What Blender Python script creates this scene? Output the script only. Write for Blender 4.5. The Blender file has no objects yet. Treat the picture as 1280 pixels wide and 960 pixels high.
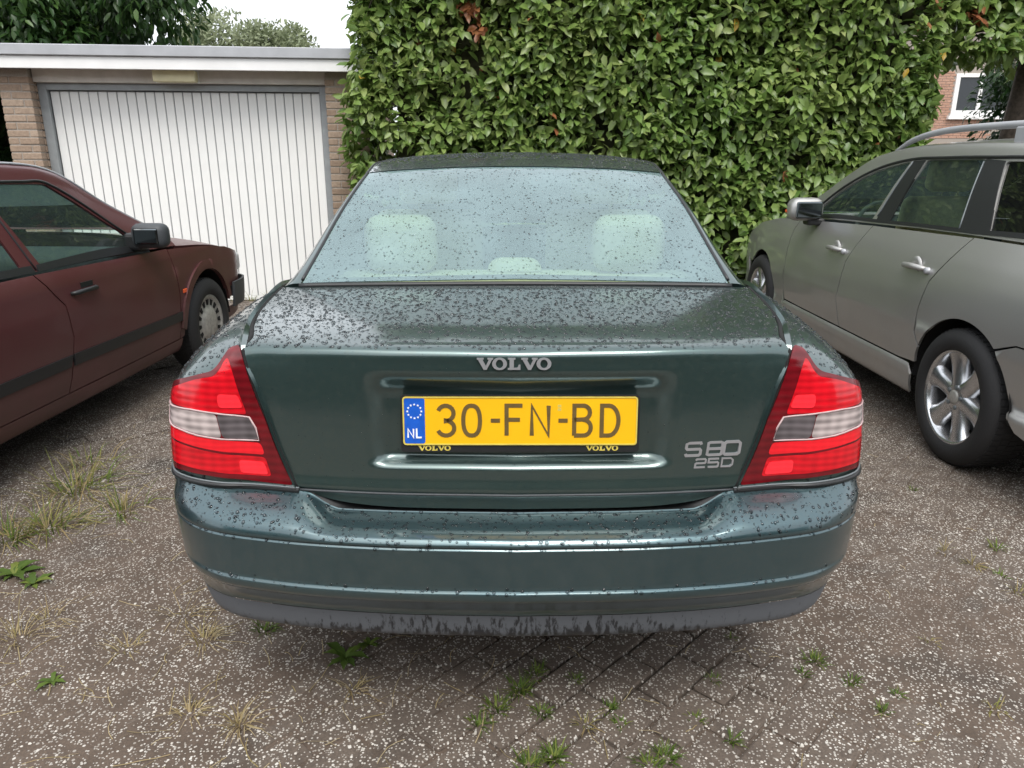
import bpy, bmesh, math, random
import numpy as np
from mathutils import Vector, Matrix, geometry, noise

random.seed(7); np.random.seed(7)
R = math.radians
SC = bpy.context.scene
COL = SC.collection

# ------------------------------------------------------------------ camera
cam_d = bpy.data.cameras.new('camera')
cam = bpy.data.objects.new('camera', cam_d); COL.objects.link(cam)
cam.location = (0, 0, 1.40)
cam.rotation_euler = (R(90 - 16.9), 0, 0)
cam_d.lens = 25.875; cam_d.sensor_width = 36
cam_d.clip_start = 0.05; cam_d.clip_end = 400
SC.camera = cam

# ------------------------------------------------------------------ overcast sky
W = bpy.data.worlds.new('World'); SC.world = W; W.use_nodes = True
wn = W.node_tree; wn.nodes.clear()
w_out = wn.nodes.new('ShaderNodeOutputWorld'); w_bg = wn.nodes.new('ShaderNodeBackground')
w_sky = wn.nodes.new('ShaderNodeTexSky'); w_sky.sky_type = 'NISHITA'; w_sky.sun_disc = False
w_sky.sun_elevation = R(58); w_sky.sun_rotation = R(200); w_sky.dust_density = 6; w_sky.air_density = 1.2
w_hsv = wn.nodes.new('ShaderNodeHueSaturation'); w_hsv.inputs['Saturation'].default_value = 0.22
w_mix = wn.nodes.new('ShaderNodeMix'); w_mix.data_type = 'RGBA'
w_mix.inputs[0].default_value = 0.62                       # cloud layer, even all round
w_mix.inputs[7].default_value = (9.6, 10.0, 10.6, 1)
wn.links.new(w_sky.outputs[0], w_hsv.inputs['Color'])
wn.links.new(w_hsv.outputs[0], w_mix.inputs[6])
wn.links.new(w_mix.outputs[2], w_bg.inputs[0])
w_bg.inputs[1].default_value = 0.12
wn.links.new(w_bg.outputs[0], w_out.inputs[0])

sun_d = bpy.data.lights.new('sun', 'SUN'); sun_d.energy = 1.35; sun_d.angle = R(25); sun_d.color = (1, .96, .9)
sun = bpy.data.objects.new('sun', sun_d); COL.objects.link(sun)
sun.rotation_euler = (R(32), R(8), 0); sun.location = (0, 0, 20)

SC.view_settings.view_transform = 'Standard'; SC.view_settings.look = 'None'
SC.view_settings.exposure = 0.68; SC.view_settings.gamma = 1
SC.render.engine = 'CYCLES'
SC.cycles.max_bounces = 10; SC.cycles.transparent_max_bounces = 16
SC.cycles.sample_clamp_indirect = 6; SC.cycles.caustics_reflective = False; SC.cycles.caustics_refractive = False
SC.cycles.use_denoising = True

# ------------------------------------------------------------------ materials
def lin(r, g, b):
    f = lambda c: ((c/255+.055)/1.055)**2.4 if c > 10 else c/255/12.92
    return (f(r), f(g), f(b), 1)
MATS = {}
class NT:
    def __init__(s, name):
        s.m = bpy.data.materials.new(name); s.m.use_nodes = True; s.t = s.m.node_tree
        s.b = s.t.nodes['Principled BSDF']; s.out = s.t.nodes['Material Output']; MATS[name] = s.m
    def n(s, kind, **kw):
        nd = s.t.nodes.new('ShaderNode'+kind)
        for k, v in kw.items():
            if k.startswith('i_'):
                key = k[2:]; key = int(key) if key.isdigit() else key.replace('_', ' ')
                nd.inputs[key].default_value = v
            else: setattr(nd, k, v)
        return nd
    def l(s, a, b): s.t.links.new(a, b)
    def set(s, **kw):
        for k, v in kw.items(): s.b.inputs[k.replace('_', ' ')].default_value = v
        return s
    def pos(s): return s.n('NewGeometry').outputs['Position']
    def objc(s): return s.n('TexCoord').outputs['Object']
    def noise(s, vec, scale, detail=4, rough=.55, dist=0):
        nd = s.n('TexNoise'); nd.inputs['Scale'].default_value = scale; nd.inputs['Detail'].default_value = detail
        nd.inputs['Roughness'].default_value = rough; nd.inputs['Distortion'].default_value = dist
        s.l(vec, nd.inputs['Vector']); return nd.outputs['Fac']
    def ramp(s, fac, stops):
        nd = s.n('ValToRGB'); cr = nd.color_ramp
        while len(cr.elements) < len(stops): cr.elements.new(.5)
        for e, (p, c) in zip(cr.elements, stops):
            e.position = p; e.color = c if hasattr(c, '__len__') else (c, c, c, 1)
        s.l(fac, nd.inputs[0]); return nd.outputs[0]
    def mix(s, fac, a, b, mode='MIX'):
        nd = s.n('Mix', data_type='RGBA', blend_type=mode)
        for i, v in ((0, fac), (6, a), (7, b)):
            if hasattr(v, 'is_linked'): s.l(v, nd.inputs[i])
            else: nd.inputs[i].default_value = v
        return nd.outputs[2]
    def math(s, op, a, b=0.0):
        nd = s.n('Math', operation=op)
        for i, v in ((0, a), (1, b)):
            if hasattr(v, 'is_linked'): s.l(v, nd.inputs[i])
            else: nd.inputs[i].default_value = v
        return nd.outputs[0]
    def bump(s, h, strength=.3, dist=.01):
        nd = s.n('Bump'); nd.inputs['Strength'].default_value = strength; nd.inputs['Distance'].default_value = dist
        s.l(h, nd.inputs['Height']); s.l(nd.outputs[0], s.b.inputs['Normal']); return nd
    def mapping(s, vec, sc=(1, 1, 1), rot=(0, 0, 0)):
        nd = s.n('Mapping'); nd.inputs['Scale'].default_value = sc; nd.inputs['Rotation'].default_value = rot
        s.l(vec, nd.inputs['Vector']); return nd.outputs[0]

def plain(name, col, rough=.5, metal=0, bumpy=0, scale=60, var=.12, **kw):
    t = NT(name).set(Roughness=rough, Metallic=metal, **kw)
    f = t.noise(t.objc(), scale, 4)
    dark = tuple(c*(1-var) for c in col[:3])+(1,); lite = tuple(min(1, c*(1+var)) for c in col[:3])+(1,)
    t.l(t.ramp(f, [(.3, dark), (.7, lite)]), t.b.inputs['Base Color'])
    if bumpy: t.bump(f, bumpy, .004)
    return t

def paint(name, col, metal=.55, rough=.34, dirt=(.10, .085, .065, 1), dirt_amt=.35, coat=1.0, coat_rough=.04, zmax=.75, film=.0):
    t = NT(name).set(Metallic=metal, Coat_Weight=coat, Coat_Roughness=coat_rough)
    p = t.objc()
    big = t.noise(p, 3.2, 5); fine = t.noise(p, 90, 3)
    sep = t.n('SeparateXYZ'); t.l(p, sep.inputs[0])
    low = t.n('MapRange', clamp=True, i_1=zmax, i_2=.2, i_3=0., i_4=1.); t.l(sep.outputs[2], low.inputs[0])
    d = t.math('MULTIPLY', t.math('MULTIPLY', t.ramp(big, [(.35, .25), (.7, 1.)]), low.outputs[0]), dirt_amt)
    d = t.math('ADD', d, t.math('MULTIPLY', t.ramp(fine, [(.45, 0.), (.75, 1.)]), .05))
    d0 = d
    if film: d = t.math('ADD', d, film)
    t.set(Coat_IOR=1.62)
    t.l(t.mix(d, col, dirt), t.b.inputs['Base Color'])
    t.l(t.math('ADD', rough, t.math('MULTIPLY', d0, .8)), t.b.inputs['Roughness'])
    m = t.math('MULTIPLY', t.math('SUBTRACT', 1., d), metal); t.l(m, t.b.inputs['Metallic'])
    t.l(t.math('MULTIPLY', t.math('SUBTRACT', 1., t.math('MULTIPLY', d0, 1.6)), coat), t.b.inputs['Coat Weight'])
    return t

paint('paint_green', (.030, .096, .118, 1), metal=1.0, rough=.29, dirt_amt=.22, film=.25, dirt=(.140, .098, .024, 1), zmax=.9, coat_rough=.09)
paint('paint_bumper', (.028, .106, .150, 1), metal=1.0, rough=.29, dirt_amt=.22, film=.22, dirt=(.140, .098, .024, 1), zmax=.9, coat_rough=.09)
paint('paint_maroon', (.095, .020, .024, 1), metal=.25, rough=.42, dirt_amt=.55, coat=.55, coat_rough=.16, zmax=1.1)
paint('paint_silver', (.50, .495, .48, 1), metal=.72, rough=.34, dirt_amt=.30, coat=.8, coat_rough=.1, dirt=(.20, .195, .185, 1), zmax=.9)
plain('rubber', (.02, .02, .021, 1), .75, 0, .25, 120)
plain('black_trim', (.016, .017, .018, 1), .42, 0)
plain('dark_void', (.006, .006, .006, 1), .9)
plain('grey_plastic', (.05, .055, .06, 1), .55, 0, .2, 200)
plain('chrome', (.75, .76, .78, 1), .16, 1.0, 0, 40, .05)
plain('badge_metal', (.46, .46, .48, 1), .28, .6, 0, 60, .05)
plain('alloy', (.62, .63, .65, 1), .26, .9, 0, 30, .1)
plain('wheel_cover', (.42, .41, .38, 1), .45, .35, .1, 40, .25)
plain('cream_leather', (.60, .55, .31, 1), .55, 0, .1, 80)
plain('dark_fabric', (.05, .055, .06, 1), .9, 0, .2, 150)
plain('interior_grey', (.16, .18, .18, 1), .8, 0, .1, 60)
plain('mirror_glass', (.16, .18, .19, 1), .08, 1.0, 0, 5, .03)
plain('plate_blue', (.01, .10, .52, 1), .35)
plain('plate_white', (.85, .87, .9, 1), .35)
plain('plate_print', (.13, .085, .028, 1), .4)
plain('plate_gold', (.62, .5, .1, 1), .4)
plain('orange_lens', (.75, .12, .04, 1), .25)
plain('headlamp', (.55, .58, .6, 1), .12, .3)
t = plain('plate_yellow', (.88, .47, .006, 1), .38, 0, 0, 8, .04)

# grey lower valance with wet run marks
t = NT('valance_plastic').set(Roughness=.55)
p = t.objc()
st = t.noise(t.mapping(p, (75, 1, 22)), 1.0, 5, .7)
sep = t.n('SeparateXYZ'); t.l(p, sep.inputs[0])
hz = t.n('MapRange', clamp=True, i_1=.345, i_2=.405, i_3=.10, i_4=-.06); t.l(sep.outputs[2], hz.inputs[0])
cx = t.n('MapRange', clamp=True, i_1=.2, i_2=.75, i_3=.0, i_4=-.16); t.l(t.math('ABSOLUTE', sep.outputs[0]), cx.inputs[0])
wet = t.ramp(t.math('ADD', t.math('ADD', st, hz.outputs[0]), cx.outputs[0]), [(.52, 0.), (.60, 1.)])
t.l(t.mix(wet, (.115, .125, .14, 1), (.022, .024, .028, 1)), t.b.inputs['Base Color'])
t.l(t.math('SUBTRACT', .6, t.math('MULTIPLY', wet, .3)), t.b.inputs['Roughness'])

# tail-light lenses: fluted plastic
def lens(name, col, flute=230, axis=2, strength=.6, rough=.18, var=.25, trans=0.):
    t = NT(name).set(Roughness=rough, Coat_Weight=.25, Coat_Roughness=.05)
    p = t.objc(); sep = t.n('SeparateXYZ'); t.l(p, sep.inputs[0])
    w = t.math('SINE', t.math('MULTIPLY', sep.outputs[axis], flute*2.2))
    w2 = t.math('SINE', t.math('MULTIPLY', sep.outputs[0], flute*1.3))
    k = t.math('ADD', t.math('MULTIPLY', w, .35), t.math('ADD', .5, t.math('MULTIPLY', w2, .12)))
    big = t.noise(p, 16, 2)
    lo = tuple(c*(1-var) for c in col[:3])+(1,); hi = tuple(min(1, c*(1+var)) for c in col[:3])+(1,)
    c = t.mix(t.ramp(t.math('ADD', t.math('MULTIPLY', k, .35), t.math('MULTIPLY', big, .65)), [(.3, 0.), (.7, 1.)]), lo, hi)
    t.l(c, t.b.inputs['Base Color'])
    t.bump(k, strength*.5, .0015)
    t.set(Subsurface_Weight=.0)
lens('lens_dark_red', (.13, .004, .008, 1), 150, 2, .5)
lens('lens_red', (.58, .006, .014, 1), 190, 2, .5)
lens('lens_bright_red', (.80, .012, .022, 1), 220, 2, .25, var=.1)
lens('lens_spot_red', (.95, .03, .045, 1), 240, 2, .4, var=.1)
lens('lens_clear', (.40, .34, .33, 1), 170, 2, .9, .12, .45)
lens('lens_smoke', (.11, .095, .10, 1), 170, 2, .9, .12, .4)
plain('lens_rim', (.5, .36, .36, 1), .2)

# glass: tinted pane with a thin misted film
def glass(name, tint, mist, mist_amt, rough=.02):
    t = NT(name); nt = t.t; nt.nodes.remove(t.b)
    tr = t.n('BsdfTransparent'); tr.inputs[0].default_value = tint
    gl = t.n('BsdfGlossy'); gl.inputs['Roughness'].default_value = rough; gl.inputs[0].default_value = (1, 1, 1, 1)
    df = t.n('BsdfDiffuse'); df.inputs[0].default_value = mist
    fr = t.n('Fresnel'); fr.inputs[0].default_value = 1.5
    nz = t.noise(t.objc(), 5, 4)
    m1 = t.n('MixShader'); t.l(t.math('MULTIPLY', t.ramp(nz, [(.3, .7), (.7, 1.)]), mist_amt), m1.inputs[0]); t.l(tr.outputs[0], m1.inputs[1]); t.l(df.outputs[0], m1.inputs[2])
    m2 = t.n('MixShader'); t.l(fr.outputs[0], m2.inputs[0]); t.l(m1.outputs[0], m2.inputs[1]); t.l(gl.outputs[0], m2.inputs[2])
    t.l(m2.outputs[0], t.out.inputs[0])
glass('glass_misted', (.64, .82, .81, 1), (.37, .53, .555, 1), .43, .05)
glass('glass_side', (.68, .84, .78, 1), (.22, .31, .29, 1), .10)
glass('glass_dark', (.13, .15, .15, 1), (.06, .065, .065, 1), .12)
t = NT('water'); t.t.nodes.remove(t.b)      # bead: reflects the sky; darkening by refraction is put into the tint
_tr = t.n('BsdfTransparent'); _tr.inputs[0].default_value = (.60, .63, .65, 1); _gl = t.n('BsdfGlossy'); _gl.inputs['Roughness'].default_value = .02
_fr = t.n('Fresnel'); _fr.inputs[0].default_value = 1.5; _m = t.n('MixShader')
t.l(_fr.outputs[0], _m.inputs[0]); t.l(_tr.outputs[0], _m.inputs[1]); t.l(_gl.outputs[0], _m.inputs[2]); t.l(_m.outputs[0], t.out.inputs[0])

# paving: concrete blocks with exposed white pebbles
def aggregate(name, base_a, base_b, peb_amt):
    t = NT(name).set(Roughness=.85)
    p = t.pos(); flat = t.mapping(p, (1, 1, .3))
    v = t.n('TexVoronoi', feature='F1', i_Scale=74.); t.l(flat, v.inputs['Vector'])
    v2 = t.n('TexVoronoi', feature='F1', i_Scale=135.); t.l(flat, v2.inputs['Vector'])
    big = t.noise(p, 1.7, 5); mid = t.noise(p, 9, 5, .6); fine = t.noise(p, 160, 3)
    oi = t.n('ObjectInfo')
    sepc = t.n('SeparateColor'); t.l(v.outputs['Color'], sepc.inputs[0])
    sepd = t.n('SeparateColor'); t.l(v2.outputs['Color'], sepd.inputs[0])
    size = t.math('MULTIPLY', sepc.outputs[0], .36)
    peb = t.math('MULTIPLY', t.math('LESS_THAN', v.outputs['Distance'], t.math('MULTIPLY', size, .95)), t.math('GREATER_THAN', sepc.outputs[1], .30))
    peb2 = t.math('MULTIPLY', t.math('LESS_THAN', v2.outputs['Distance'], .36), t.math('GREATER_THAN', sepd.outputs[1], .46))
    pebs = t.math('MAXIMUM', peb, peb2)
    wear = t.ramp(t.math('ADD', t.math('MULTIPLY', big, .6), t.math('MULTIPLY', mid, .4)), [(.34, .38), (.58, 1.)])
    pebs = t.math('MULTIPLY', pebs, t.math('MULTIPLY', wear, peb_amt))
    base = t.mix(t.ramp(mid, [(.3, 0.), (.7, 1.)]), base_a, base_b)
    base = t.mix(t.ramp(fine, [(.35, 0.), (.65, .5)]), base, (.05, .04, .032, 1))
    dark = t.ramp(t.noise(p, 2.6, 4, .5, .4), [(.55, 0.), (.72, .72)])
    base = t.mix(dark, base, (.038, .032, .027, 1))
    tone = t.mix(sepc.outputs[2], (.40, .365, .32, 1), (.72, .69, .63, 1))
    t.l(t.mix(pebs, base, tone), t.b.inputs['Base Color'])
    t.l(t.math('SUBTRACT', .9, t.math('MULTIPLY', pebs, .35)), t.b.inputs['Roughness'])
    h = t.math('ADD', t.math('MULTIPLY', pebs, .7), t.math('MULTIPLY', fine, .5))
    t.bump(h, .7, .004)
aggregate('paver', (.100, .076, .060, 1), (.165, .130, .103, 1), .95)
aggregate('soil', (.085, .060, .043, 1), (.145, .106, .080, 1), .85)
aggregate('bedding', (.05, .038, .028, 1), (.085, .066, .05, 1), .12)
plain('pebble', (.50, .46, .41, 1), .7, 0, .2, 90, .35)

def leafmat(name, cols, rough=.36, spec=.5, trans=.32):
    t = NT(name).set(Roughness=rough)
    a = t.n('Attribute', attribute_name='tint')
    c = t.ramp(a.outputs['Fac'], cols)
    nz = t.noise(t.pos(), 14, 2)
    c = t.mix(t.ramp(nz, [(.35, .0), (.8, .3)]), c, tuple(x*.55 for x in cols[1][1][:3])+(1,))
    t.l(c, t.b.inputs['Base Color']); t.set(Specular_IOR_Level=spec)
    tl = t.n('BsdfTranslucent'); t.l(c, tl.inputs[0])
    m = t.n('MixShader'); m.inputs[0].default_value = trans
    t.l(t.b.outputs[0], m.inputs[1]); t.l(tl.outputs[0], m.inputs[2]); t.l(m.outputs[0], t.out.inputs[0])
leafmat('laurel_leaf', [(0, (.10, .19, .04, 1)), (.35, (.19, .285, .07, 1)), (.72, (.30, .37, .12, 1)), (.93, (.40, .44, .18, 1)), (.97, (.55, .33, .03, 1)), (1, (.35, .13, .06, 1))])
leafmat('evergreen_leaf', [(0, (.014, .04, .014, 1)), (.5, (.045, .105, .025, 1)), (.85, (.11, .20, .04, 1)), (1, (.18, .27, .06, 1))])
leafmat('hazed_leaf', [(0, (.16, .20, .11, 1)), (.5, (.27, .31, .18, 1)), (1, (.36, .40, .25, 1))], .5)  # distance haze put into the leaf colour of the far trees
leafmat('grass_blade', [(0, (.06, .11, .02, 1)), (.35, (.13, .20, .035, 1)), (.5, (.24, .26, .06, 1)), (.75, (.36, .27, .13, 1)), (1, (.55, .45, .28, 1))], .6, .3, .35)
plain('bark', (.075, .058, .045, 1), .9, 0, .6, 30, .4)
plain('twig_core', (.05, .05, .025, 1), .95, 0, .5, 12, .5)

# garage
def brickmat(name, a, b):
    t = NT(name).set(Roughness=.88); oi = t.n('ObjectInfo')
    p = t.pos(); f = t.noise(p, 45, 4, .6); g = t.noise(p, 6, 3)
    c = t.mix(oi.outputs['Random'], a, b); c = t.mix(t.ramp(f, [(.4, 0.), (.75, .55)]), c, tuple(x*.55 for x in a[:3])+(1,))
    t.l(c, t.b.inputs['Base Color']); t.bump(f, .5, .006)
brickmat('brick_tan', (.30, .215, .155, 1), (.41, .315, .24, 1))
brickmat('brick_pink', (.42, .24, .17, 1), (.5, .31, .23, 1))
plain('mortar', (.33, .29, .25, 1), .95, 0, .5, 120, .2)
t = plain('white_door', (.84, .84, .82, 1), .45, 0, 0, 3, .04)
plain('white_board', (.80, .80, .79, 1), .5, 0, 0, 4, .05)
plain('grey_metal', (.42, .43, .45, 1), .45, .25, 0, 6, .08)
plain('frame_grey', (.30, .32, .33, 1), .5, .2, 0, 10, .12)
plain('steel_frame', (.17, .19, .20, 1), .5, .3, 0, 10, .15)
plain('beige_panel', (.66, .62, .57, 1), .7, 0, .1, 8, .1)
plain('lamp_plastic', (.74, .68, .44, 1), .4, 0, 0, 10, .08)
plain('roof_tar', (.05, .05, .052, 1), .9, 0, .4, 30, .2)
plain('window_dark', (.03, .035, .04, 1), .12, 0)

# ------------------------------------------------------------------ mesh helpers
def tag(o, label=None, cat=None, group=None, kind=None):
    if label: o['label'] = label
    if cat: o['category'] = cat
    if group: o['group'] = group
    if kind: o['kind'] = kind
    return o
def link(name, me, mat=None, parent=None, smooth=True):
    o = bpy.data.objects.new(name, me); COL.objects.link(o)
    if mat is not None and not me.materials: me.materials.append(MATS[mat])
    if parent is not None: o.parent = parent
    if smooth and len(me.polygons):
        me.polygons.foreach_set('use_smooth', [True]*len(me.polygons))
    return o
def empty(name, loc=(0, 0, 0), rz=0, parent=None):
    o = bpy.data.objects.new(name, None); COL.objects.link(o); o.location = loc; o.rotation_euler = (0, 0, rz)
    o.empty_display_size = .2
    if parent is not None: o.parent = parent
    return o
def pyd(name, vs, fs, mat=None, parent=None, smooth=True):
    me = bpy.data.meshes.new(name); me.from_pydata([tuple(v) for v in vs], [], fs); me.update()
    return link(name, me, mat, parent, smooth)
def bevel_box_mesh(name, lo, hi, bev=.004, seg=1):
    bm = bmesh.new(); bmesh.ops.create_cube(bm, size=1)
    for v in bm.verts:
        v.co = Vector([lo[i] + (v.co[i]+.5)*(hi[i]-lo[i]) for i in range(3)])
    if bev > 0: bmesh.ops.bevel(bm, geom=bm.edges[:], offset=bev, segments=seg, profile=.5, affect='EDGES')
    me = bpy.data.meshes.new(name); bm.to_mesh(me); bm.free(); return me
def box(name, lo, hi, mat, parent=None, bev=.004, seg=1, smooth=False):
    return link(name, bevel_box_mesh(name, lo, hi, bev, seg), mat, parent, smooth)
def tube(name, pts, rad, mat, parent=None, sides=8, closed=False):
    pts = [Vector(p) for p in pts]; n = len(pts); vs = []; fs = []
    rads = rad if hasattr(rad, '__len__') else [rad]*n
    up = Vector((0, 0, 1))
    for i, p in enumerate(pts):
        a = pts[(i-1) % n] if (closed or i > 0) else p; b = pts[(i+1) % n] if (closed or i < n-1) else p
        d = (b-a).normalized(); u = d.cross(up)
        if u.length < .05: u = d.cross(Vector((1, 0, 0)))
        u.normalize(); w = d.cross(u)
        for k in range(sides):
            an = 2*math.pi*k/sides; vs.append(p+(u*math.cos(an)+w*math.sin(an))*rads[i])
    m = n if closed else n-1
    for i in range(m):
        for k in range(sides):
            a = i*sides+k; b = i*sides+(k+1) % sides; c = ((i+1) % n)*sides+(k+1) % sides; d = ((i+1) % n)*sides+k
            fs.append((a, b, c, d))
    if not closed:
        fs.append(tuple(range(sides-1, -1, -1))); fs.append(tuple((n-1)*sides+k for k in range(sides)))
    return pyd(name, vs, fs, mat, parent)
def lathe(name, prof, mat, parent, seg=40, sgn=1, closed=True):
    """profile (axial x, radius) turned about the local X axis"""
    vs = []; fs = []; n = len(prof)
    for k in range(seg):
        a = 2*math.pi*k/seg
        for (x, r) in prof: vs.append((x*sgn, r*math.cos(a), r*math.sin(a)))
    for k in range(seg):
        for i in range(n-1):
            q = (k*n+i, k*n+i+1, ((k+1) % seg)*n+i+1, ((k+1) % seg)*n+i)
            fs.append(q if sgn < 0 else q[::-1])
    return pyd(name, vs, fs, mat, parent)
def sheet(name, P, mat, parent, flange=.012, flip=False, edges='LRTB'):
    """P[r][c] points -> smooth sheet with its rim turned inwards"""
    P = np.array(P, float); nr, nc = P.shape[:2]
    du = np.gradient(P, axis=1); dv = np.gradient(P, axis=0)
    N = np.cross(du, dv); N /= (np.linalg.norm(N, axis=2, keepdims=True)+1e-12)
    if flip: N = -N
    vs = P.reshape(-1, 3).tolist(); fs = []
    for r in range(nr-1):
        for c in range(nc-1):
            q = (r*nc+c, r*nc+c+1, (r+1)*nc+c+1, (r+1)*nc+c); fs.append(q[::-1] if flip else q)
    if flange:
        def rim(ids):
            base = len(vs)
            for (r, c) in ids: vs.append(P[r, c].tolist())
            for (r, c) in ids: vs.append((P[r, c]-N[r, c]*flange).tolist())
            n = len(ids)
            for i in range(n-1): fs.append((base+i, base+i+1, base+n+i+1, base+n+i))
        if 'B' in edges: rim([(0, c) for c in range(nc)])
        if 'T' in edges: rim([(nr-1, c) for c in range(nc)])
        if 'L' in edges: rim([(r, 0) for r in range(nr)])
        if 'R' in edges: rim([(r, nc-1) for r in range(nr)])
    o = pyd(name, vs, fs, mat, parent)
    return o, P, N
def inside(pt, poly):
    x, y = pt; c = False; j = len(poly)-1
    for i in range(len(poly)):
        xi, yi = poly[i]; xj, yj = poly[j]
        if (yi > y) != (yj > y) and x < (xj-xi)*(y-yi)/(yj-yi+1e-15)+xi: c = not c
        j = i
    return c
def resample(poly, res):
    out = []
    for i in range(len(poly)):
        a = poly[i]; b = poly[(i+1) % len(poly)]
        n = max(1, int(math.hypot(b[0]-a[0], b[1]-a[1])/res))
        for k in range(n): out.append((a[0]+(b[0]-a[0])*k/n, a[1]+(b[1]-a[1])*k/n))
    return out
def rounded(poly, r, n=4):
    out = []; m = len(poly)
    for i in range(m):
        p0, p, p1 = (Vector(poly[(i+k) % m]) for k in (-1, 0, 1))
        a = (p0-p); b = (p1-p); ra = min(r, a.length*.45); rb = min(r, b.length*.45)
        A = p+a.normalized()*ra; B = p+b.normalized()*rb
        for k in range(n+1):
            t = k/n; out.append(tuple(A*(1-t)**2+p*2*t*(1-t)+B*t*t))
    return out
def panel(name, poly, fn, mat, parent, res=.03, holes=(), flange=.012, off=0., out_ref=None, grid=None):
    """2-D outline (with holes) mapped onto the curved surface fn(a, b): exact normals, rim turned inwards"""
    loops = [resample(poly, res)]+[resample(h, res) for h in holes]
    pts = []; eds = []
    for lp in loops:
        b0 = len(pts); pts += lp; n = len(lp); eds += [(b0+i, b0+(i+1) % n) for i in range(n)]
    nb = len(pts)
    xs = [p[0] for p in loops[0]]; ys = [p[1] for p in loops[0]]
    gx = max(res, (max(xs)-min(xs))/90); gy = max(res, (max(ys)-min(ys))/90)
    bp = np.array(pts)
    x = min(xs)+gx*.5
    while x < max(xs):
        y = min(ys)+gy*.5
        while y < max(ys):
            if np.min((bp[:, 0]-x)**2+(bp[:, 1]-y)**2) > (res*.45)**2 and inside((x, y), loops[0]) and not any(inside((x, y), h) for h in loops[1:]):
                pts.append((x, y))
            y += gy
        x += gx
    r = geometry.delaunay_2d_cdt([Vector(p) for p in pts], eds, [], 0, 1e-6)
    V2 = r[0]; tris = []
    for f in r[2]:
        c = (sum(V2[i][0] for i in f)/3, sum(V2[i][1] for i in f)/3)
        if inside(c, loops[0]) and not any(inside(c, h) for h in loops[1:]): tris.append(tuple(f))
    def ev(a, b): return Vector(fn(a, b))
    e = 1e-3; P = []; N = []
    for v in V2:
        p = ev(v[0], v[1]); n = (ev(v[0]+e, v[1])-ev(v[0]-e, v[1])).cross(ev(v[0], v[1]+e)-ev(v[0], v[1]-e)).normalized()
        if out_ref is not None and n.dot(p-Vector(out_ref)) < 0: n = -n
        P.append(p+n*off); N.append(n)
    vs = [tuple(p) for p in P]; fs = []; ln = []
    for f in tris:
        g = (P[f[1]]-P[f[0]]).cross(P[f[2]]-P[f[0]])
        if g.dot(N[f[0]]) < 0: f = f[::-1]
        fs.append(f); ln += [N[i] for i in f]
    if flange:
        cnt = {}
        for f in fs:
            for i in range(3):
                k = (f[i], f[(i+1) % 3]); cnt[tuple(sorted(k))] = None if tuple(sorted(k)) in cnt else k
        for k, ed in cnt.items():
            if ed is None: continue
            a, b = ed; base = len(vs)
            vs += [tuple(P[a]), tuple(P[b]), tuple(P[b]-N[b]*flange), tuple(P[a]-N[a]*flange)]
            fs.append((base+1, base, base+3, base+2)); sn = (P[b]-P[a]).cross(N[a]).normalized()
            ln += [sn]*4
    me = bpy.data.meshes.new(name); me.from_pydata(vs, [], fs); me.update()
    me.polygons.foreach_set('use_smooth', [True]*len(me.polygons))
    try: me.normals_split_custom_set([tuple(n) for n in ln])
    except Exception: pass
    return link(name, me, mat, parent)
def flatshape(name, loops, depth, mat, parent, M=None):
    """extruded flat outline (first loop outer, others holes) in local XZ, front towards -Y"""
    pts = []; eds = []
    for lp in loops:
        b0 = len(pts); pts += [tuple(p) for p in lp]; n = len(lp); eds += [(b0+i, b0+(i+1) % n) for i in range(n)]
    r = geometry.delaunay_2d_cdt([Vector(p) for p in pts], eds, [], 0, 1e-7)
    V2 = r[0]; fs = []
    for f in r[2]:
        c = (sum(V2[i][0] for i in f)/3, sum(V2[i][1] for i in f)/3)
        if inside(c, loops[0]) and not any(inside(c, h) for h in loops[1:]): fs.append(tuple(f))
    n = len(V2); vs = [(v[0], -depth, v[1]) for v in V2]+[(v[0], 0, v[1]) for v in V2]; out = []
    cnt = {}
    for f in fs:
        a, b, c = (V2[i] for i in f)
        if (b[0]-a[0])*(c[1]-a[1])-(b[1]-a[1])*(c[0]-a[0]) < 0: f = f[::-1]
        out.append(f)
        for i in range(3):
            k = (f[i], f[(i+1) % 3]); s = tuple(sorted(k)); cnt[s] = None if s in cnt else k
    for ed in cnt.values():
        if ed: a, b = ed; out.append((b, a, a+n, b+n))
    if M is not None: vs = [tuple(M @ Vector(v)) for v in vs]
    return pyd(name, vs, out, mat, parent, smooth=False)
def strokes(name, lines, w, depth, mat, parent, M):
    """lettering drawn as flat ribbons of width w; lines = [(points, closed)]"""
    vs = []; fs = []
    for li, (pts, closed) in enumerate(lines):
        pts = [Vector(p) for p in pts]; n = len(pts); base = len(vs)
        for i, p in enumerate(pts):
            a = pts[(i-1) % n] if (closed or i > 0) else None; b = pts[(i+1) % n] if (closed or i < n-1) else None
            d1 = (p-a).normalized() if a is not None else None; d2 = (b-p).normalized() if b is not None else None
            if d1 is None: d1 = d2
            if d2 is None: d2 = d1
            n1 = Vector((-d1.y, d1.x)); n2 = Vector((-d2.y, d2.x)); m = (n1+n2)
            m = m.normalized() if m.length > .2 else n1
            k = min(1.6, 1/max(.35, m.dot(n1)))
            dz = depth*(1+.02*li)
            for s in (1, -1):
                q = p+m*(s*w*.5*k); vs.append(M @ Vector((q.x, -dz, q.y))); vs.append(M @ Vector((q.x, 0, q.y)))
        m_ = n if closed else n-1
        for i in range(m_):
            a = base+4*i; b = base+4*((i+1) % n)
            fs += [(a, a+2, b+2, b), (a+1, a, b, b+1), (a+2, a+3, b+3, b+2)]
        if not closed:
            a = base; b = base+4*(n-1); fs += [(a, a+1, a+3, a+2), (b+1, b, b+2, b+3)]
    return pyd(name, vs, fs, mat, parent, smooth=False)
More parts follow.
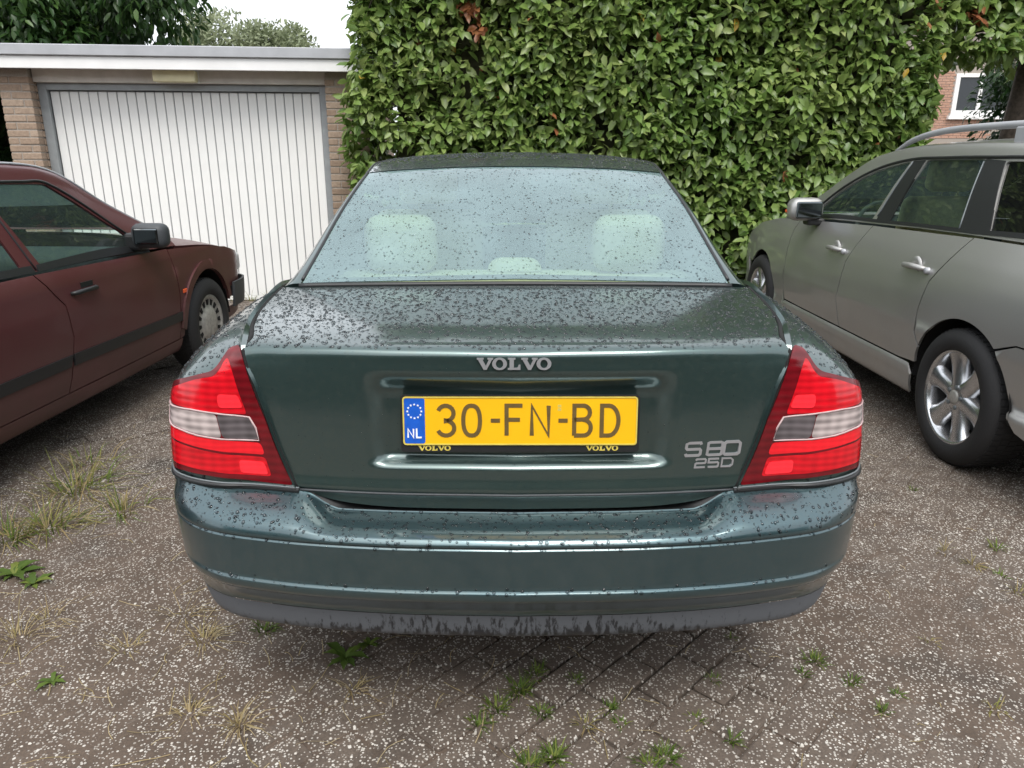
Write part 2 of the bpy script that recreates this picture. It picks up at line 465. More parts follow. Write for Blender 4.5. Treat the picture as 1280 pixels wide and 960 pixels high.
def arc(cx, cy, rx, ry, a0, a1, n=10):
    return [(cx+rx*math.cos(R(a0+(a1-a0)*k/n)), cy+ry*math.sin(R(a0+(a1-a0)*k/n))) for k in range(n+1)]
# GEO BEGIN
# ------------------------------------------------------------------ car body surfaces
def pchip(xs, ys):
    n = len(xs); h = [xs[i+1]-xs[i] for i in range(n-1)]; d = [(ys[i+1]-ys[i])/h[i] for i in range(n-1)]
    m = [d[0]]+[0]*(n-2)+[d[-1]]
    for i in range(1, n-1):
        if d[i-1]*d[i] > 0:
            w1 = 2*h[i]+h[i-1]; w2 = h[i]+2*h[i-1]; m[i] = (w1+w2)/(w1/d[i-1]+w2/d[i])
    def f(x):
        x = min(max(x, xs[0]), xs[-1]); i = 0
        while i < n-2 and x > xs[i+1]: i += 1
        t = (x-xs[i])/h[i]; t2 = t*t; t3 = t2*t
        return (2*t3-3*t2+1)*ys[i]+(t3-2*t2+t)*h[i]*m[i]+(-2*t3+3*t2)*ys[i+1]+(t3-t2)*h[i]*m[i+1]
    return f
def catmull(pts, n=12):
    """dense curve through pts (any dimension), chord-length Catmull-Rom"""
    P = [np.array(p, float) for p in pts]; P = [2*P[0]-P[1]]+P+[2*P[-1]-P[-2]]; out = []
    for i in range(1, len(P)-2):
        p0, p1, p2, p3 = P[i-1:i+3]
        d = lambda a, b: max(1e-6, np.linalg.norm(b-a)**.5)
        t0 = 0; t1 = t0+d(p0, p1); t2 = t1+d(p1, p2); t3 = t2+d(p2, p3)
        for k in range(n):
            t = t1+(t2-t1)*k/n
            A1 = (t1-t)/(t1-t0)*p0+(t-t0)/(t1-t0)*p1; A2 = (t2-t)/(t2-t1)*p1+(t-t1)/(t2-t1)*p2; A3 = (t3-t)/(t3-t2)*p2+(t-t2)/(t3-t2)*p3
            B1 = (t2-t)/(t2-t0)*A1+(t-t0)/(t2-t0)*A2; B2 = (t3-t)/(t3-t1)*A2+(t-t1)/(t3-t1)*A3
            out.append((t2-t)/(t2-t1)*B1+(t-t1)/(t2-t1)*B2)
    out.append(P[-2]); return out
class Body:
    """plan outline (half, from the rear centre round to the front centre) times a height profile"""
    def __init__(s, plan, prof, low=False):
        s.low = low
        D = np.array(catmull(plan, 24)); seg = np.linalg.norm(np.diff(D, axis=0), axis=1)
        s.S = np.concatenate([[0], np.cumsum(seg)]); s.D = D
        T = np.gradient(D, axis=0); T /= np.linalg.norm(T, axis=1, keepdims=True)
        s.N = np.stack([T[:, 1], -T[:, 0]], 1); s.N[0] = (0, -1); s.N[-1] = (0, 1)
        v = [p[0] for p in prof]
        s.so = pchip(v, [p[1] for p in prof]); s.ro = pchip(v, [p[2] for p in prof]); s.rz = pchip(v, [p[3] for p in prof])
        s.fo = pchip(v, [p[4] for p in prof]); s.L = s.S[-1]
    def plan(s, a):
        a = abs(a); f = lambda c: float(np.interp(a, s.S, c))
        nx, ny = f(s.N[:, 0]), f(s.N[:, 1]); k = math.hypot(nx, ny)
        return f(s.D[:, 0]), f(s.D[:, 1]), nx/k, ny/k
    def s_of_y(s, y): return float(np.interp(y, s.D[:, 1], s.S))
    def s_of_x_rear(s, x):
        k = int(np.argmax(s.D[:, 0] > .8*s.D[:, 0].max()))+1
        return float(np.interp(x, s.D[:k+200, 0][:int(np.argmax(s.D[:, 0]))], s.S[:k+200][:int(np.argmax(s.D[:, 0]))]))
    def __call__(s, a, v):
        x, y, nx, ny = s.plan(a); w = abs(ny)**3
        o2, z2 = (s.ro(v), s.rz(v)) if ny < 0 else (s.fo(v), v)
        wz = max(w, min(1, max(0, (.85-y)/.45))) if (ny < 0 or y < .9) and v < .66 and s.low else w
        if s.low and ny >= 0 and y < .9: z2 = s.rz(v)
        o = s.so(v)*(1-w)+o2*w; z = v*(1-wz)+z2*wz
        return ((x-nx*o)*(1 if a >= 0 else -1), y-ny*o, z)
class Upper:
    """greenhouse: stations (y, zc, xr, zr, xb, zb)"""
    def __init__(s, st):
        ys = [q[0] for q in st]; s.f = [pchip(ys, [q[k] for q in st]) for k in range(1, 6)]
    def sec(s, y): return [g(y) for g in s.f]
    def __call__(s, y, t):
        sg = 1 if t >= 0 else -1; t = abs(t); zc, xr, zr, xb, zb = s.sec(y)
        dx, dz = xb-xr, zb-zr; h = zc-zr
        ks = [0, .5, .85, 1, 1.14, 1.5, 2.0]
        X = [0, .515*xr, .885*xr, .985*xr, xr+.13*dx, xr+.53*dx, xb]
        Z = [zc, zc-.16*h, zc-.58*h, zr, zr+.15*dz, zr+.50*dz, zb]
        i = 0
        while i < 5 and t > ks[i+1]: i += 1
        def tan(A, j):
            if j == 0: return 0 if A is Z else (A[1]-A[0])/(ks[1]-ks[0])
            if j == 6: return (A[6]-A[5])/(ks[6]-ks[5])
            return (A[j+1]-A[j-1])/(ks[j+1]-ks[j-1])
        hh = ks[i+1]-ks[i]; u = (t-ks[i])/hh; u2, u3 = u*u, u*u*u
        def H(A): return (2*u3-3*u2+1)*A[i]+(u3-2*u2+u)*hh*tan(A, i)+(-2*u3+3*u2)*A[i+1]+(u3-u2)*hh*tan(A, i+1)
        return (sg*H(X), y, H(Z))
    def t_of_z(s, y, z):
        zc, xr, zr, xb, zb = s.sec(y); return 1+(zr-z)/(zr-zb)

# green saloon (rear centre at local 0,0; forward is +y)
G_ORG = (.010, 1.390, 0)
G_PLAN = [(0, 0), (.30, .012), (.54, .045), (.70, .094), (.797, .178), (.848, .30), (.880, .49), (.903, .80), (.915, 1.3), (.916, 2.2), (.914, 3.0), (.90, 3.6), (.87, 4.1), (.79, 4.48), (.64, 4.69), (.40, 4.79), (0, 4.83)]
#          v     side  rear  rear z  front
G_PROF = [(.20, .10, .30, .300, .20), (.24, .062, .100, .328, .06), (.26, .055, .080, .340, .04), (.34, .035, .068, .405, .02), (.40, .020, .030, .455, .01),
          (.44, .012, .001, .486, .0), (.455, .008, .000, .498, .0), (.462, .007, .0055, .5035, .0), (.475, .006, .007, .513, .0), (.585, .001, .006, .600, .0), (.592, .003, .010, .605, .0), (.600, .0, .004, .611, .0), (.63, .0, .012, .632, .02),
          (.65, .003, .034, .650, .03), (.665, .006, .064, .663, .04), (.69, .008, .110, .680, .06), (.70, .008, .116, .686, .07), (.85, .020, .130, .835, .25),
          (.93, .045, .144, .950, .45), (.965, .095, .152, 1.000, .5), (.985, .14, .157, 1.012, .5)]
G = Body(G_PLAN, G_PROF, True)
G_ST = [(.80, 1.042, .672, 1.039, .700, 1.036), (1.0, 1.163, .645, 1.132, .735, 1.010), (1.2, 1.268, .610, 1.240, .760, 1.0), (1.38, 1.350, .575, 1.325, .770, .992),
        (1.46, 1.377, .568, 1.348, .772, .990), (1.75, 1.418, .580, 1.382, .775, .985), (2.2, 1.437, .590, 1.392, .777, .975), (2.6, 1.428, .585, 1.378, .775, .965), (2.8, 1.400, .578, 1.350, .772, .96),
        (3.2, 1.21, .62, 1.17, .76, .945), (3.6, .995, .690, .985, .72, .94)]
GU = Upper(G_ST)
def s_edge(v):      # rear edge between the boot lid and the lights, as distance along the plan
    return float(np.interp(v, [.66, .70, .773, .855, .915, .96, .985], [.505, .525, .558, .594, .635, .668, .685]))
# GEO END
# ------------------------------------------------------------------ wheels
def wheel(parent, loc, side, r, w, rim_r, style):
    wh = empty('wheel', loc, 0, parent)
    h = w/2
    prof = [(-h*.82, rim_r*.99), (-h*.98, rim_r*1.04), (-h*1.0, rim_r*1.25), (-h*.86, r*.965), (-h*.66, r*.995), (-h*.3, r), (0, r), (h*.3, r), (h*.66, r*.995), (h*.86, r*.965), (h*1.0, rim_r*1.25), (h*.98, rim_r*1.04), (h*.82, rim_r*.99)]
    lathe('tyre', prof, 'rubber', wh, 56, side)
    vs = []; fs = []           # tread blocks
    for k in range(64):
        for q in range(4):
            a0 = 2*math.pi*(k+.08+.25*(q % 2))/64; a1 = a0+2*math.pi*.72/64; x0 = -h*.72+q*h*.37; x1 = x0+h*.31; b = len(vs)
            for rr in (r*.985, r*1.007):
                for (a, x) in ((a0, x0), (a1, x0), (a1, x1), (a0, x1)): vs.append((x*side, rr*math.cos(a), rr*math.sin(a)))
            fs += [(b+4, b+5, b+6, b+7), (b, b+1, b+5, b+4), (b+1, b+2, b+6, b+5), (b+2, b+3, b+7, b+6), (b+3, b, b+4, b+7)]
    tag(pyd('tread', vs, fs, 'rubber', wh, False), kind='stuff')
    if style == 'steel':        # plastic cover with a ring of slots
        lathe('wheel_cover', [(h*.70, rim_r*1.02), (h*.86, rim_r*.99), (h*.84, rim_r*.90), (h*.74, rim_r*.86), (h*.72, rim_r*.62), (h*.82, rim_r*.56), (h*.90, rim_r*.40), (h*.92, rim_r*.2), (h*.92, .0)], 'wheel_cover', wh, 48, side)
        for k in range(16):
            a = 2*math.pi*k/16; vs = []
            for (rr, da, x) in ((.64, .075, .735), (.83, .10, .755)):
                for s in (-1, 1): vs.append((side*(h*x+.004), rim_r*rr*math.cos(a+s*da), rim_r*rr*math.sin(a+s*da)))
            vs2 = [(v[0]-side*.012, v[1], v[2]) for v in vs]
            o = pyd('slot', vs+vs2, [(0, 1, 3, 2), (0, 2, 6, 4), (1, 5, 7, 3), (0, 4, 5, 1), (2, 3, 7, 6)], 'dark_void', wh, False)
    else:
        lathe('rim', [(-h*.8, rim_r*.93), (h*.1, rim_r*.90), (h*.62, rim_r*.93), (h*.80, rim_r*.955), (h*.90, rim_r*1.0), (h*.84, rim_r*1.04), (h*.6, rim_r*1.03)], 'alloy', wh, 56, side)
        lathe('brake_disc', [(-h*.1, .03), (-h*.1, rim_r*.72), (-h*.2, rim_r*.72)], 'steel_frame', wh, 32, side)
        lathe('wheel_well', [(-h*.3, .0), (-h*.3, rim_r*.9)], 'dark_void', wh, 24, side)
        for k in range(6):
            a = 2*math.pi*(k+.25)/6; sec = []
            for (rr, hw, x, th) in ((.20, .052, .74, .05), (.42, .046, .70, .05), (.68, .047, .72, .045), (.86, .058, .76, .04), (.965, .074, .78, .03)):
                row = []
                for (u, d) in ((-1, -1), (-.9, -.3), (-.55, 0), (0, .06), (.55, 0), (.9, -.3), (1, -1)):
                    t_ = u*hw; y = rim_r*rr; x_ = h*x+d*th
                    row.append((side*x_, y*math.cos(a)-t_*math.sin(a), y*math.sin(a)+t_*math.cos(a)))
                sec.append(row)
            vs = [p for r_ in sec for p in r_]; fs = []
            for i in range(4):
                for j in range(6):
                    q = (i*7+j, i*7+j+1, (i+1)*7+j+1, (i+1)*7+j); fs.append(q if side > 0 else q[::-1])
            pyd('spoke', vs, fs, 'alloy', wh)
        lathe('hub', [(h*.55, rim_r*.30), (h*.72, rim_r*.29), (h*.76, rim_r*.24), (h*.76, rim_r*.15)], 'alloy', wh, 32, side)
        lathe('hub_cap', [(h*.70, rim_r*.16), (h*.80, rim_r*.15), (h*.82, rim_r*.10), (h*.82, 0)], 'wheel_cover', wh, 24, side)
        for k in range(5):
            a = 2*math.pi*(k+.4)/5; n = lathe('wheel_nut', [(h*.70, .011), (h*.79, .011), (h*.80, .008), (h*.80, 0)], 'steel_frame', wh, 8, side)
            n.location = (0, rim_r*.225*math.cos(a), rim_r*.225*math.sin(a))
    return wh
def seat(parent, x, y, z, mat, w=.5, h=.58, head=True, tilt=.2):
    s = empty('seat', (x, y, z), 0, parent)
    c = box('cushion', (-w/2, 0, -.08), (w/2, .5, .10), mat, s, .05, 3, True)
    b = box('seat_back', (-w/2, -.12, .02), (w/2, .02, h), mat, s, .055, 3, True); b.rotation_euler = (tilt, 0, 0)
    if head:
        hd = box('headrest', (-.135, -.09, h+.02), (.135, .02, h+.21), mat, s, .045, 4, True); hd.rotation_euler = (tilt*.8, 0, 0)
        box('headrest_post', (-.05, -.04, h-.03), (-.04, -.03, h+.06), 'chrome', s, .002).rotation_euler = (tilt, 0, 0)
        box('headrest_post', (.04, -.04, h-.03), (.05, -.03, h+.06), 'chrome', s, .002).rotation_euler = (tilt, 0, 0)
    return s

# ------------------------------------------------------------------ shared: side panels, greenhouse, rest of a car
def circ(cy, cz, r, a0, a1, n=14): return [(cy+r*math.cos(R(a0+(a1-a0)*k/n)), cz+r*math.sin(R(a0+(a1-a0)*k/n))) for k in range(n+1)]
def side_panel(car, name, body, poly_yz, mat, sg, res=.035, holes=(), off=0., flange=.012):
    conv = lambda pl: [(sg*body.s_of_y(y), z) for y, z in pl]
    pl = resample(poly_yz, .06)
    return panel(name, conv(pl), lambda a, b: body(a, b), mat, car, res, [conv(h) for h in holes], flange, off, out_ref=(0, 2.4, .6))
def green_side(car, name, up, poly_yt, mat, sg, res=.03, holes=(), off=0., flange=.012):
    return panel(name, [(y, sg*t) for y, t in resample(poly_yt, .06)], lambda a, b: up(a, b), mat, car, res, [[(y, sg*t) for y, t in resample(h, .05)] for h in holes], flange, off, out_ref=(0, 2.4, .9))
def up_sheet(car, name, up, y0, y1, t0, t1, mat, ny=24, nt=28, off=0., flange=.01, curve=0.):
    P = []
    for i in range(ny+1):
        row = []
        for j in range(nt+1):
            t = t0+(t1-t0)*j/nt; y = y0+(y1-y0)*i/ny+curve*(1-abs(t))
            row.append(up(y, t))
        P.append(row)
    return sheet(name, P, mat, car, flange)

# ================================================================== green saloon
def green_car():
    car = empty('parked_car', G_ORG)
    tag(car, 'wet dark green saloon with yellow number plate, parked between the maroon and silver cars', 'car', 'parked cars')
    drops = []     # (P, N, density, rmin, rmax, part)
    # --- rear bumper
    s1 = G.s_of_y(.70)
    A = [s1*(-1+2*i/150) for i in range(151)]
    V = [.335+.0]+[.34+.005*k for k in range(20)]+[.442+.004*k for k in range(10)]+[.485+.0125*k for k in range(8)]+[.583+.0022*k for k in range(9)]+[.606+.004*k for k in range(24)]
    def bump_pt(a, v):
        x, y, z = G(a, v); k = 1-min(1, max(0, (abs(x)-.40)/.10)); k = k*k*(3-2*k)
        return (x, y, z-k*float(np.interp(v, [.60, .63, .65, .665, .69, .71], [0, .008, .020, .031, .044, .047])))
    bp, P, N = sheet('rear_bumper', [[bump_pt(a, v) for a in A] for v in V], 'paint_bumper', car, .02)
    drops.append((P, N, 9000, .0013, .0050, bp, .10))
    V2 = [.20, .215, .23, .24, .25, .26, .28, .30, .32, .333]
    va, _, _ = sheet('valance', [[G(a, v) for a in A] for v in V2], 'valance_plastic', bp, .0)
    # ledge that closes the gap behind the bumper
    sheet('bumper_ledge', [[(p[0]*k, p[1]+(1-k)*.25, p[2]-.006) for p in [bump_pt(a, .70) for a in A]] for k in (1., .8)], 'black_trim', bp, 0)
    # --- boot lid: face, lip and deck as one pressing
    T = catmull([G(s_edge(.975), .975), (.606, .235, 1.009), (.650, .40, 1.021), (.685, .63, 1.030), (.700, .81, 1.037)], 10)
    Ty = np.array([p[1] for p in T]); Tx = np.array([p[0] for p in T]); Tz = np.array([p[2] for p in T])
    NT_ = 72; ts = [-1+2*j/NT_ for j in range(NT_+1)]
    keys = []
    for v in (.668, .69, .70, .74, .80, .86, .92, .945, .962): 
        se = s_edge(v)-.0045; row = []
        for t in ts:
            p = G(t*se, max(v, .70)); drop = (v-.70) if v < .70 else 0
            k = 1-abs(t)**6
            row.append((p[0], p[1]+(.006 if v < .695 else 0), p[2]+drop*1.30*(.25+.75*k)))
        keys.append(row)
    zc = lambda y: float(np.interp(y, [.16, .168, .20, .24, .285, .30, .54, .83], [1.003, 1.009, 1.0145, 1.0205, 1.0255, 1.0265, 1.034, 1.042]))
    for yy in (.168, .20, .24, .285, .30, .45, .60, .74, .806):
        row = []
        yT = .222+(yy-.168)*(.80-.222)/(.806-.168)
        xe = float(np.interp(yT, Ty, Tx))-.005; ze = float(np.interp(yT, Ty, Tz))
        for t in ts:
            a = abs(t); y = yy+(yT-yy)*a**3; z0 = zc(yy)
            z = z0+(ze-z0)*a**2.4 - (.003 if abs(yy-.292) < .004 else 0)
            row.append((t*xe, y, z))
        keys.append(row)
    K = np.array(keys); cols = [catmull(K[:, j], 9) for j in range(NT_+1)]
    P = np.array(cols).transpose(1, 0, 2)
    # number-plate recess
    def sm(x, a, b):
        u = min(1, max(0, (x-a)/(b-a))); return u*u*(3-2*u)
    for r_ in range(P.shape[0]):
        for c_ in range(P.shape[1]):
            x, y, z = P[r_, c_]
            if y < .2 and z < .97:
                hw = .322-.10*max(0, .80-z)
                k = sm(x-.008, -hw-.020, -hw+.024)*(1-sm(x-.008, hw-.024, hw+.020))*sm(z, .741, .759)*(1-sm(z, .900, .962))
                P[r_, c_, 1] += .034*k
                k2 = sm(z, .655, .672)*(1-sm(z, .676, .684))
                P[r_, c_, 1] += 0
    lid, P, N = sheet('boot_lid', P, 'paint_green', car, .012)
    rr = [i for i in range(P.shape[0]) if P[i, NT_//2, 2] > 1.007]
    drops.append((P[rr[0]:], N[rr[0]:], 12000, .0013, .0050, lid, .3))
    drops.append((P[18:rr[0]], N[18:rr[0]], 1500, .0007, .0017, lid, -2.5))
    # crease strip along the bottom of the lid
    line = [G(t*(s_edge(.70)-.005), .70) for t in [-1+2*k/40 for k in range(41)]]
    tube('lid_trim', [(p[0], p[1]-.003, p[2]-.004) for p in line], .0028, 'grey_plastic', lid, 6)
    # --- rear quarters: body side, shoulder and light seat
    def quarter(sg):
        rows = []
        aa = np.concatenate([np.linspace(0, .35, 22), np.linspace(.38, 1, 24)])
        s_end = G.s_of_y(1.50)
        Tl = catmull([(.608, .222, 1.003), (.614, .25, 1.010), (.653, .40, 1.021), (.688, .63, 1.030), (.706, .82, 1.037), (.742, 1.05, 1.012), (.763, 1.25, .998), (.774, 1.5, .988)], 10)
        TL = np.array(Tl); TD = np.concatenate([[0], np.cumsum(np.linalg.norm(np.diff(TL, axis=0), axis=1))])
        TD /= TD[-1]
        bs = np.linspace(0, 1, 30); out = []
        for b in bs:
            row = []
            for a in aa:
                se = s_edge(.69+.285*b)
                s_ = se+(s_end-se)*a
                if b <= .68: p = G(s_, .69+.21*b/.68)
                else:
                    u = (b-.68)/.32
                    s0 = s_edge(.69+.285*.68)+(s_end-s_edge(.69+.285*.68))*a
                    p0 = np.array(G(s0, .90)); pm = np.array(G(s0, .885)); tan = (p0-pm); tan /= np.linalg.norm(tan)
                    k = a**.8; p3 = np.array([np.interp(k, TD, TL[:, q]) for q in range(3)])
                    L_ = np.linalg.norm(p3-p0); x, y, nx, ny = G.plan(s0)
                    ch = (p0-p3)/L_; q1 = p0+(tan*.45-ch*.55)*L_*.30; q2 = p3+(np.array([nx, ny, -.10])*.35+ch*.65)*L_*.30
                    p = p0*(1-u)**3+q1*3*u*(1-u)**2+q2*3*u*u*(1-u)+p3*u**3
                row.append((p[0]*sg, p[1], p[2]))
            out.append(row)
        q, P, N = sheet('rear_quarter', out, 'paint_green', car, .012, flip=sg > 0)
        if sg > 0: N = N
        drops.append((P, N, 6000, .0015, .0055, q, .05))
    for sg in (-1, 1): quarter(sg)
    # --- tail lights
    OUT = [(.668, .958), (.637, .915), (.596, .855), (.562, .773), (.532, .706), (.60, .708), (.67, .712), (.765, .716), (.84, .714), (.90, .706), (.945, .700), (.962, .78), (.962, .85), (.945, .885), (.905, .908), (.86, .921), (.80, .931), (.757, .936), (.742, .946), (.733, .962), (.728, .976), (.690, .978)]
    UPP = [(.697, .936), (.677, .905), (.647, .862), (.745, .864), (.84, .866), (.895, .866), (.93, .862), (.928, .878), (.90, .895), (.85, .911), (.805, .922), (.748, .927), (.732, .938), (.725, .952), (.715, .954)]
    CLR = [(.94, .858), (.845, .861), (.805, .863), (.737, .861)]; 
    CLL = [(.737, .861), (.722, .812), (.785, .813), (.84, .817), (.90, .818), (.936, .816), (.94, .856), (.845, .861)]
    SMK = [(.735, .861), (.637, .856), (.622, .838), (.613, .814), (.72, .812)]
    STR = [(.938, .812), (.84, .813), (.785, .809), (.715, .807), (.612, .807), (.602, .781), (.715, .781), (.83, .784), (.93, .784)]
    LOW = [(.93, .779), (.83, .779), (.715, .775), (.602, .775), (.587, .727), (.68, .727), (.765, .728), (.835, .728), (.92, .722)]
    SP1 = [(.735, .897), (.675, .894), (.658, .873), (.73, .873)]; SP2 = [(.68, .764), (.605, .763), (.594, .731), (.676, .732)]
    SUB = [('upper_lens', UPP, 'lens_red', .006), ('clear_lens', CLL, 'lens_clear', .0065), ('smoked_lens', SMK, 'lens_smoke', .0065), ('reflector_strip', STR, 'lens_bright_red', .006), ('lower_lens', LOW, 'lens_red', .006), ('lamp_reflector', SP1, 'lens_spot_red', .0072), ('lamp_reflector', SP2, 'lens_spot_red', .0072)]
    for sg in (-1, 1):
        m = lambda L_: [(sg*a, b) for a, b in L_]
        tl = panel('tail_light', rounded(m(OUT), .012, 3), G, 'lens_dark_red', car, .014, (), .014, .0055, out_ref=(0, 1.5, .8))
        for nm, pl, mt, of in SUB: panel(nm, rounded(m(pl), .010, 3), G, mt, tl, .014, (), .004, of, out_ref=(0, 1.5, .8))
        ring = [(p[0], p[1], p[2]) for p in [G(sg*a, b) for a, b in resample([(.94, .858), (.845, .863), (.805, .865), (.737, .863), (.637, .858), (.620, .838), (.611, .812), (.72, .810), (.785, .811), (.84, .815), (.90, .816), (.937, .814)], .02)]]
        ring = [(p[0]*1.006, p[1]-.006, p[2]) for p in ring]
        tube('lens_rim', ring, .0022, 'lens_rim', tl, 6, True)
        line = [G(sg*a, .704) for a in np.linspace(.515, .95, 26)]
        tube('light_trim', [(p[0]*1.004, p[1]-.006, p[2]-.002+.0) for p in line], .0022, 'steel_frame', tl, 6)
        line = [G(sg*a, .695) for a in np.linspace(.515, .95, 26)]
        tube('light_seal', [(p[0]*1.003, p[1]-.004, p[2]-.002) for p in line], .007, 'black_trim', tl, 6)
    # --- marks on the lid
    def face_M(x, z, lean=-.105):
        best = min((abs(P[r_, c_, 0]-x)*1.0+abs(P[r_, c_, 2]-z), r_, c_) for r_ in range(0, 80, 1) for c_ in range(P.shape[1]) if P[r_, c_, 1] < .25)
        y = P[best[1], best[2], 1]
        return y
    yv = face_M(-.005, .979)
    def MM(x, y, z, lean, sc=1., yaw=0): return Matrix.Translation((x, y, z)) @ Matrix.Rotation(yaw, 4, 'Z') @ Matrix.Rotation(lean, 4, 'X') @ Matrix.Scale(sc, 4)
    # wide slab-serif letters
    def slab(ch):
        if ch == 'V': return [[(0, 1), (.50, 1), (.50, .86), (.42, .84), (.66, .33), (.88, .84), (.78, .86), (.78, 1), (1.2, 1), (1.2, .86), (1.11, .83), (.72, 0), (.50, 0), (.10, .83), (0, .86)]], 1.12
        if ch == 'O':
            return [arc(.55, .5, .55, .52, 0, 360, 28)[:-1], arc(.55, .5, .27, .36, 0, 360, 20)[:-1]], 1.16
        if ch == 'L': return [[(0, 1), (.56, 1), (.56, .86), (.45, .84), (.45, .17), (.72, .19), (.80, .42), (.93, .42), (.93, 0), (0, 0), (0, .14), (.13, .16), (.13, .84), (0, .86)]], .99
    def word(name, x0, z0, width, h, y, lean, depth, mat, parent):
        tot = sum(slab(c)[1] for c in 'VOLVO'); sc = width/tot; x = x0
        wd = empty(name, (0, 0, 0), 0, parent)
        for c in 'VOLVO':
            loops, adv = slab(c)
            lp = [[(p[0]*sc, p[1]*h) for p in l_] for l_ in loops]
            flatshape('letter', lp, depth, mat, wd, MM(x, y, z0, lean)); x += adv*sc
    word('badge_lettering', -.086, .966, .163, .026, yv-.003, -.16, .004, 'badge_metal', lid)
    # S 80 / 25 D in rounded bright strokes
    def S_(w, h, r_): return [(w, h*.86), (w*.94, h), (w*.1, h), (0, h*.9), (0, h*.6), (w*.08, h*.5), (w*.92, h*.5), (w, h*.4), (w, h*.1), (w*.9, 0), (w*.06, 0), (0, h*.14)]
    def box_(w, h): return [(w*.12, 0), (w*.88, 0), (w, h*.12), (w, h*.88), (w*.88, h), (w*.12, h), (0, h*.88), (0, h*.12)]
    yb = face_M(.435, .775); bd = empty('model_badge', (0, 0, 0), 0, lid); M0 = MM(.378, yb-.004, .7655, -.10, 1, .09)
    sh = lambda L_, dx: [(p[0]+dx+p[1]*.12, p[1]) for p in L_]
    strokes('numeral', [(sh(S_(.034, .029, 0), 0), False)], .0062, .004, 'badge_metal', bd, M0)
    strokes('numeral', [(sh(box_(.033, .014), .050), True), (sh([(q[0], q[1]+.0145) for q in box_(.033, .0145)], .050), True)], .0056, .004, 'badge_metal', bd, M0)
    strokes('numeral', [(sh(box_(.036, .029), .088), True)], .0062, .004, 'badge_metal', bd, M0)
    M1 = MM(.402, yb-.004, .737, -.10, 1, .09)
    two = [(0, .016), (.002, .019), (.021, .019), (.023, .017), (.023, .011), (.021, .0095), (.002, .0095), (0, .008), (0, 0), (.023, 0)]
    strokes('numeral', [(sh(two, 0), False)], .0042, .0035, 'badge_metal', bd, M1)
    strokes('numeral', [(sh([(.023, .019), (0, .019), (0, .0105), (.021, .0105), (.023, .009), (.023, .002), (.021, 0), (0, 0)], .030), False)], .0042, .0035, 'badge_metal', bd, M1)
    strokes('numeral', [(sh([(0, 0), (.020, 0), (.025, .004), (.025, .015), (.020, .019), (0, .019)], .061), True)], .0036, .0035, 'badge_metal', bd, M1)
    # --- number plate in its holder
    yp = face_M(.008, .85); lean = -.105
    MP = MM(.008, yp-.006, .846, lean)
    pl = empty('number_plate', (0, 0, 0), 0, lid)
    rr_ = lambda w, h, r_, cx=0, cz=0: rounded([(cx-w/2, cz-h/2), (cx+w/2, cz-h/2), (cx+w/2, cz+h/2), (cx-w/2, cz+h/2)], r_, 4)
    flatshape('plate_holder', [rr_(.531, .129, .008, 0, -.007)], .010, 'black_trim', pl, MP)
    MQ = MP @ Matrix.Translation((0, -.010, 0))
    flatshape('plate_face', [rr_(.520, .110, .008)], .0025, 'plate_yellow', pl, MQ)
    flatshape('plate_rim', [rr_(.520, .110, .008), rr_(.514, .104, .006)], .0040, 'plate_gold', pl, MQ)
    flatshape('country_band', [rounded([(-.2565, -.0515), (-.211, -.0515), (-.211, .0515), (-.2565, .0515)], .005, 3)], .0032, 'plate_blue', pl, MQ)
    ML = MQ @ Matrix.Translation((0, -.0025, 0))
    MB = MQ @ Matrix.Translation((-.2338, -.0032, -.028))
    strokes('country_letter', [([(-.015, -.010), (-.015, .010), (-.003, -.010), (-.003, .010)], False), ([(.004, .011), (.004, -.0095), (.015, -.0095)], False)], .0036, .0008, 'plate_white', pl, MB)
    for k in range(12):
        a = 2*math.pi*k/12; cx_, cz_ = -.2338+.0155*math.cos(a), .022+.0155*math.sin(a)
        st = [(cx_+(.0030 if i % 2 == 0 else .0013)*math.sin(math.pi*i/5), cz_+(.0030 if i % 2 == 0 else .0013)*math.cos(math.pi*i/5)) for i in range(10)]
        flatshape('star', [st], .0008, 'plate_white', pl, MQ @ Matrix.Translation((0, -.0032, 0)))
    H_ = .068; w_ = .037
    def g3(): return [(arc(w_*.47, H_*.745, w_*.47, H_*.255, 160, -90, 12)+arc(w_*.47, H_*.25, w_*.5, H_*.25, 90, -160, 12), False)]
    def g0(): return [([(w_*.5+w_*.5*math.copysign(abs(math.cos(a))**.8, math.cos(a)), H_*.5+H_*.5*math.copysign(abs(math.sin(a))**.85, math.sin(a))) for a in [2*math.pi*k/28 for k in range(28)]], True)]
    def gF(): return [([(0, 0), (0, H_), (w_*.95, H_)], False), ([(0, H_*.53), (w_*.8, H_*.53)], False)]
    def gN(): return [([(0, 0), (0, H_), (w_, 0), (w_, H_)], False)]
    def gB(): return [([(0, 0), (0, H_), (w_*.55, H_)]+arc(w_*.55, H_*.77, w_*.38, H_*.23, 80, -80, 8)+[(0, H_*.53)], False), ([(w_*.5, H_*.53)]+arc(w_*.55, H_*.265, w_*.45, H_*.265, 80, -80, 8)+[(0, 0)], False)]
    def gD(): return [([(0, 0), (0, H_)]+arc(w_*.42, H_*.5, w_*.58, H_*.5, 90, -90, 12), True)]
    def gd(): return [([(0, H_*.5), (w_*.55, H_*.5)], False)]
    x = -.182
    for g, adv in ((g3, .056), (g0, .061), (gd, .035), (gF, .056), (gN, .059), (gd, .035), (gB, .061), (gD, .05)):
        strokes('plate_character', g(), .0092, .0010, 'plate_print', pl, ML @ Matrix.Translation((x, 0, -H_/2+.001))); x += adv
    for cz_ in (.034, .026): box('inspection_mark', (.083, -.0003, cz_-.003), (.091, 0, cz_+.003), 'plate_gold', pl, 0).matrix_local = ML
    yw = -.0600
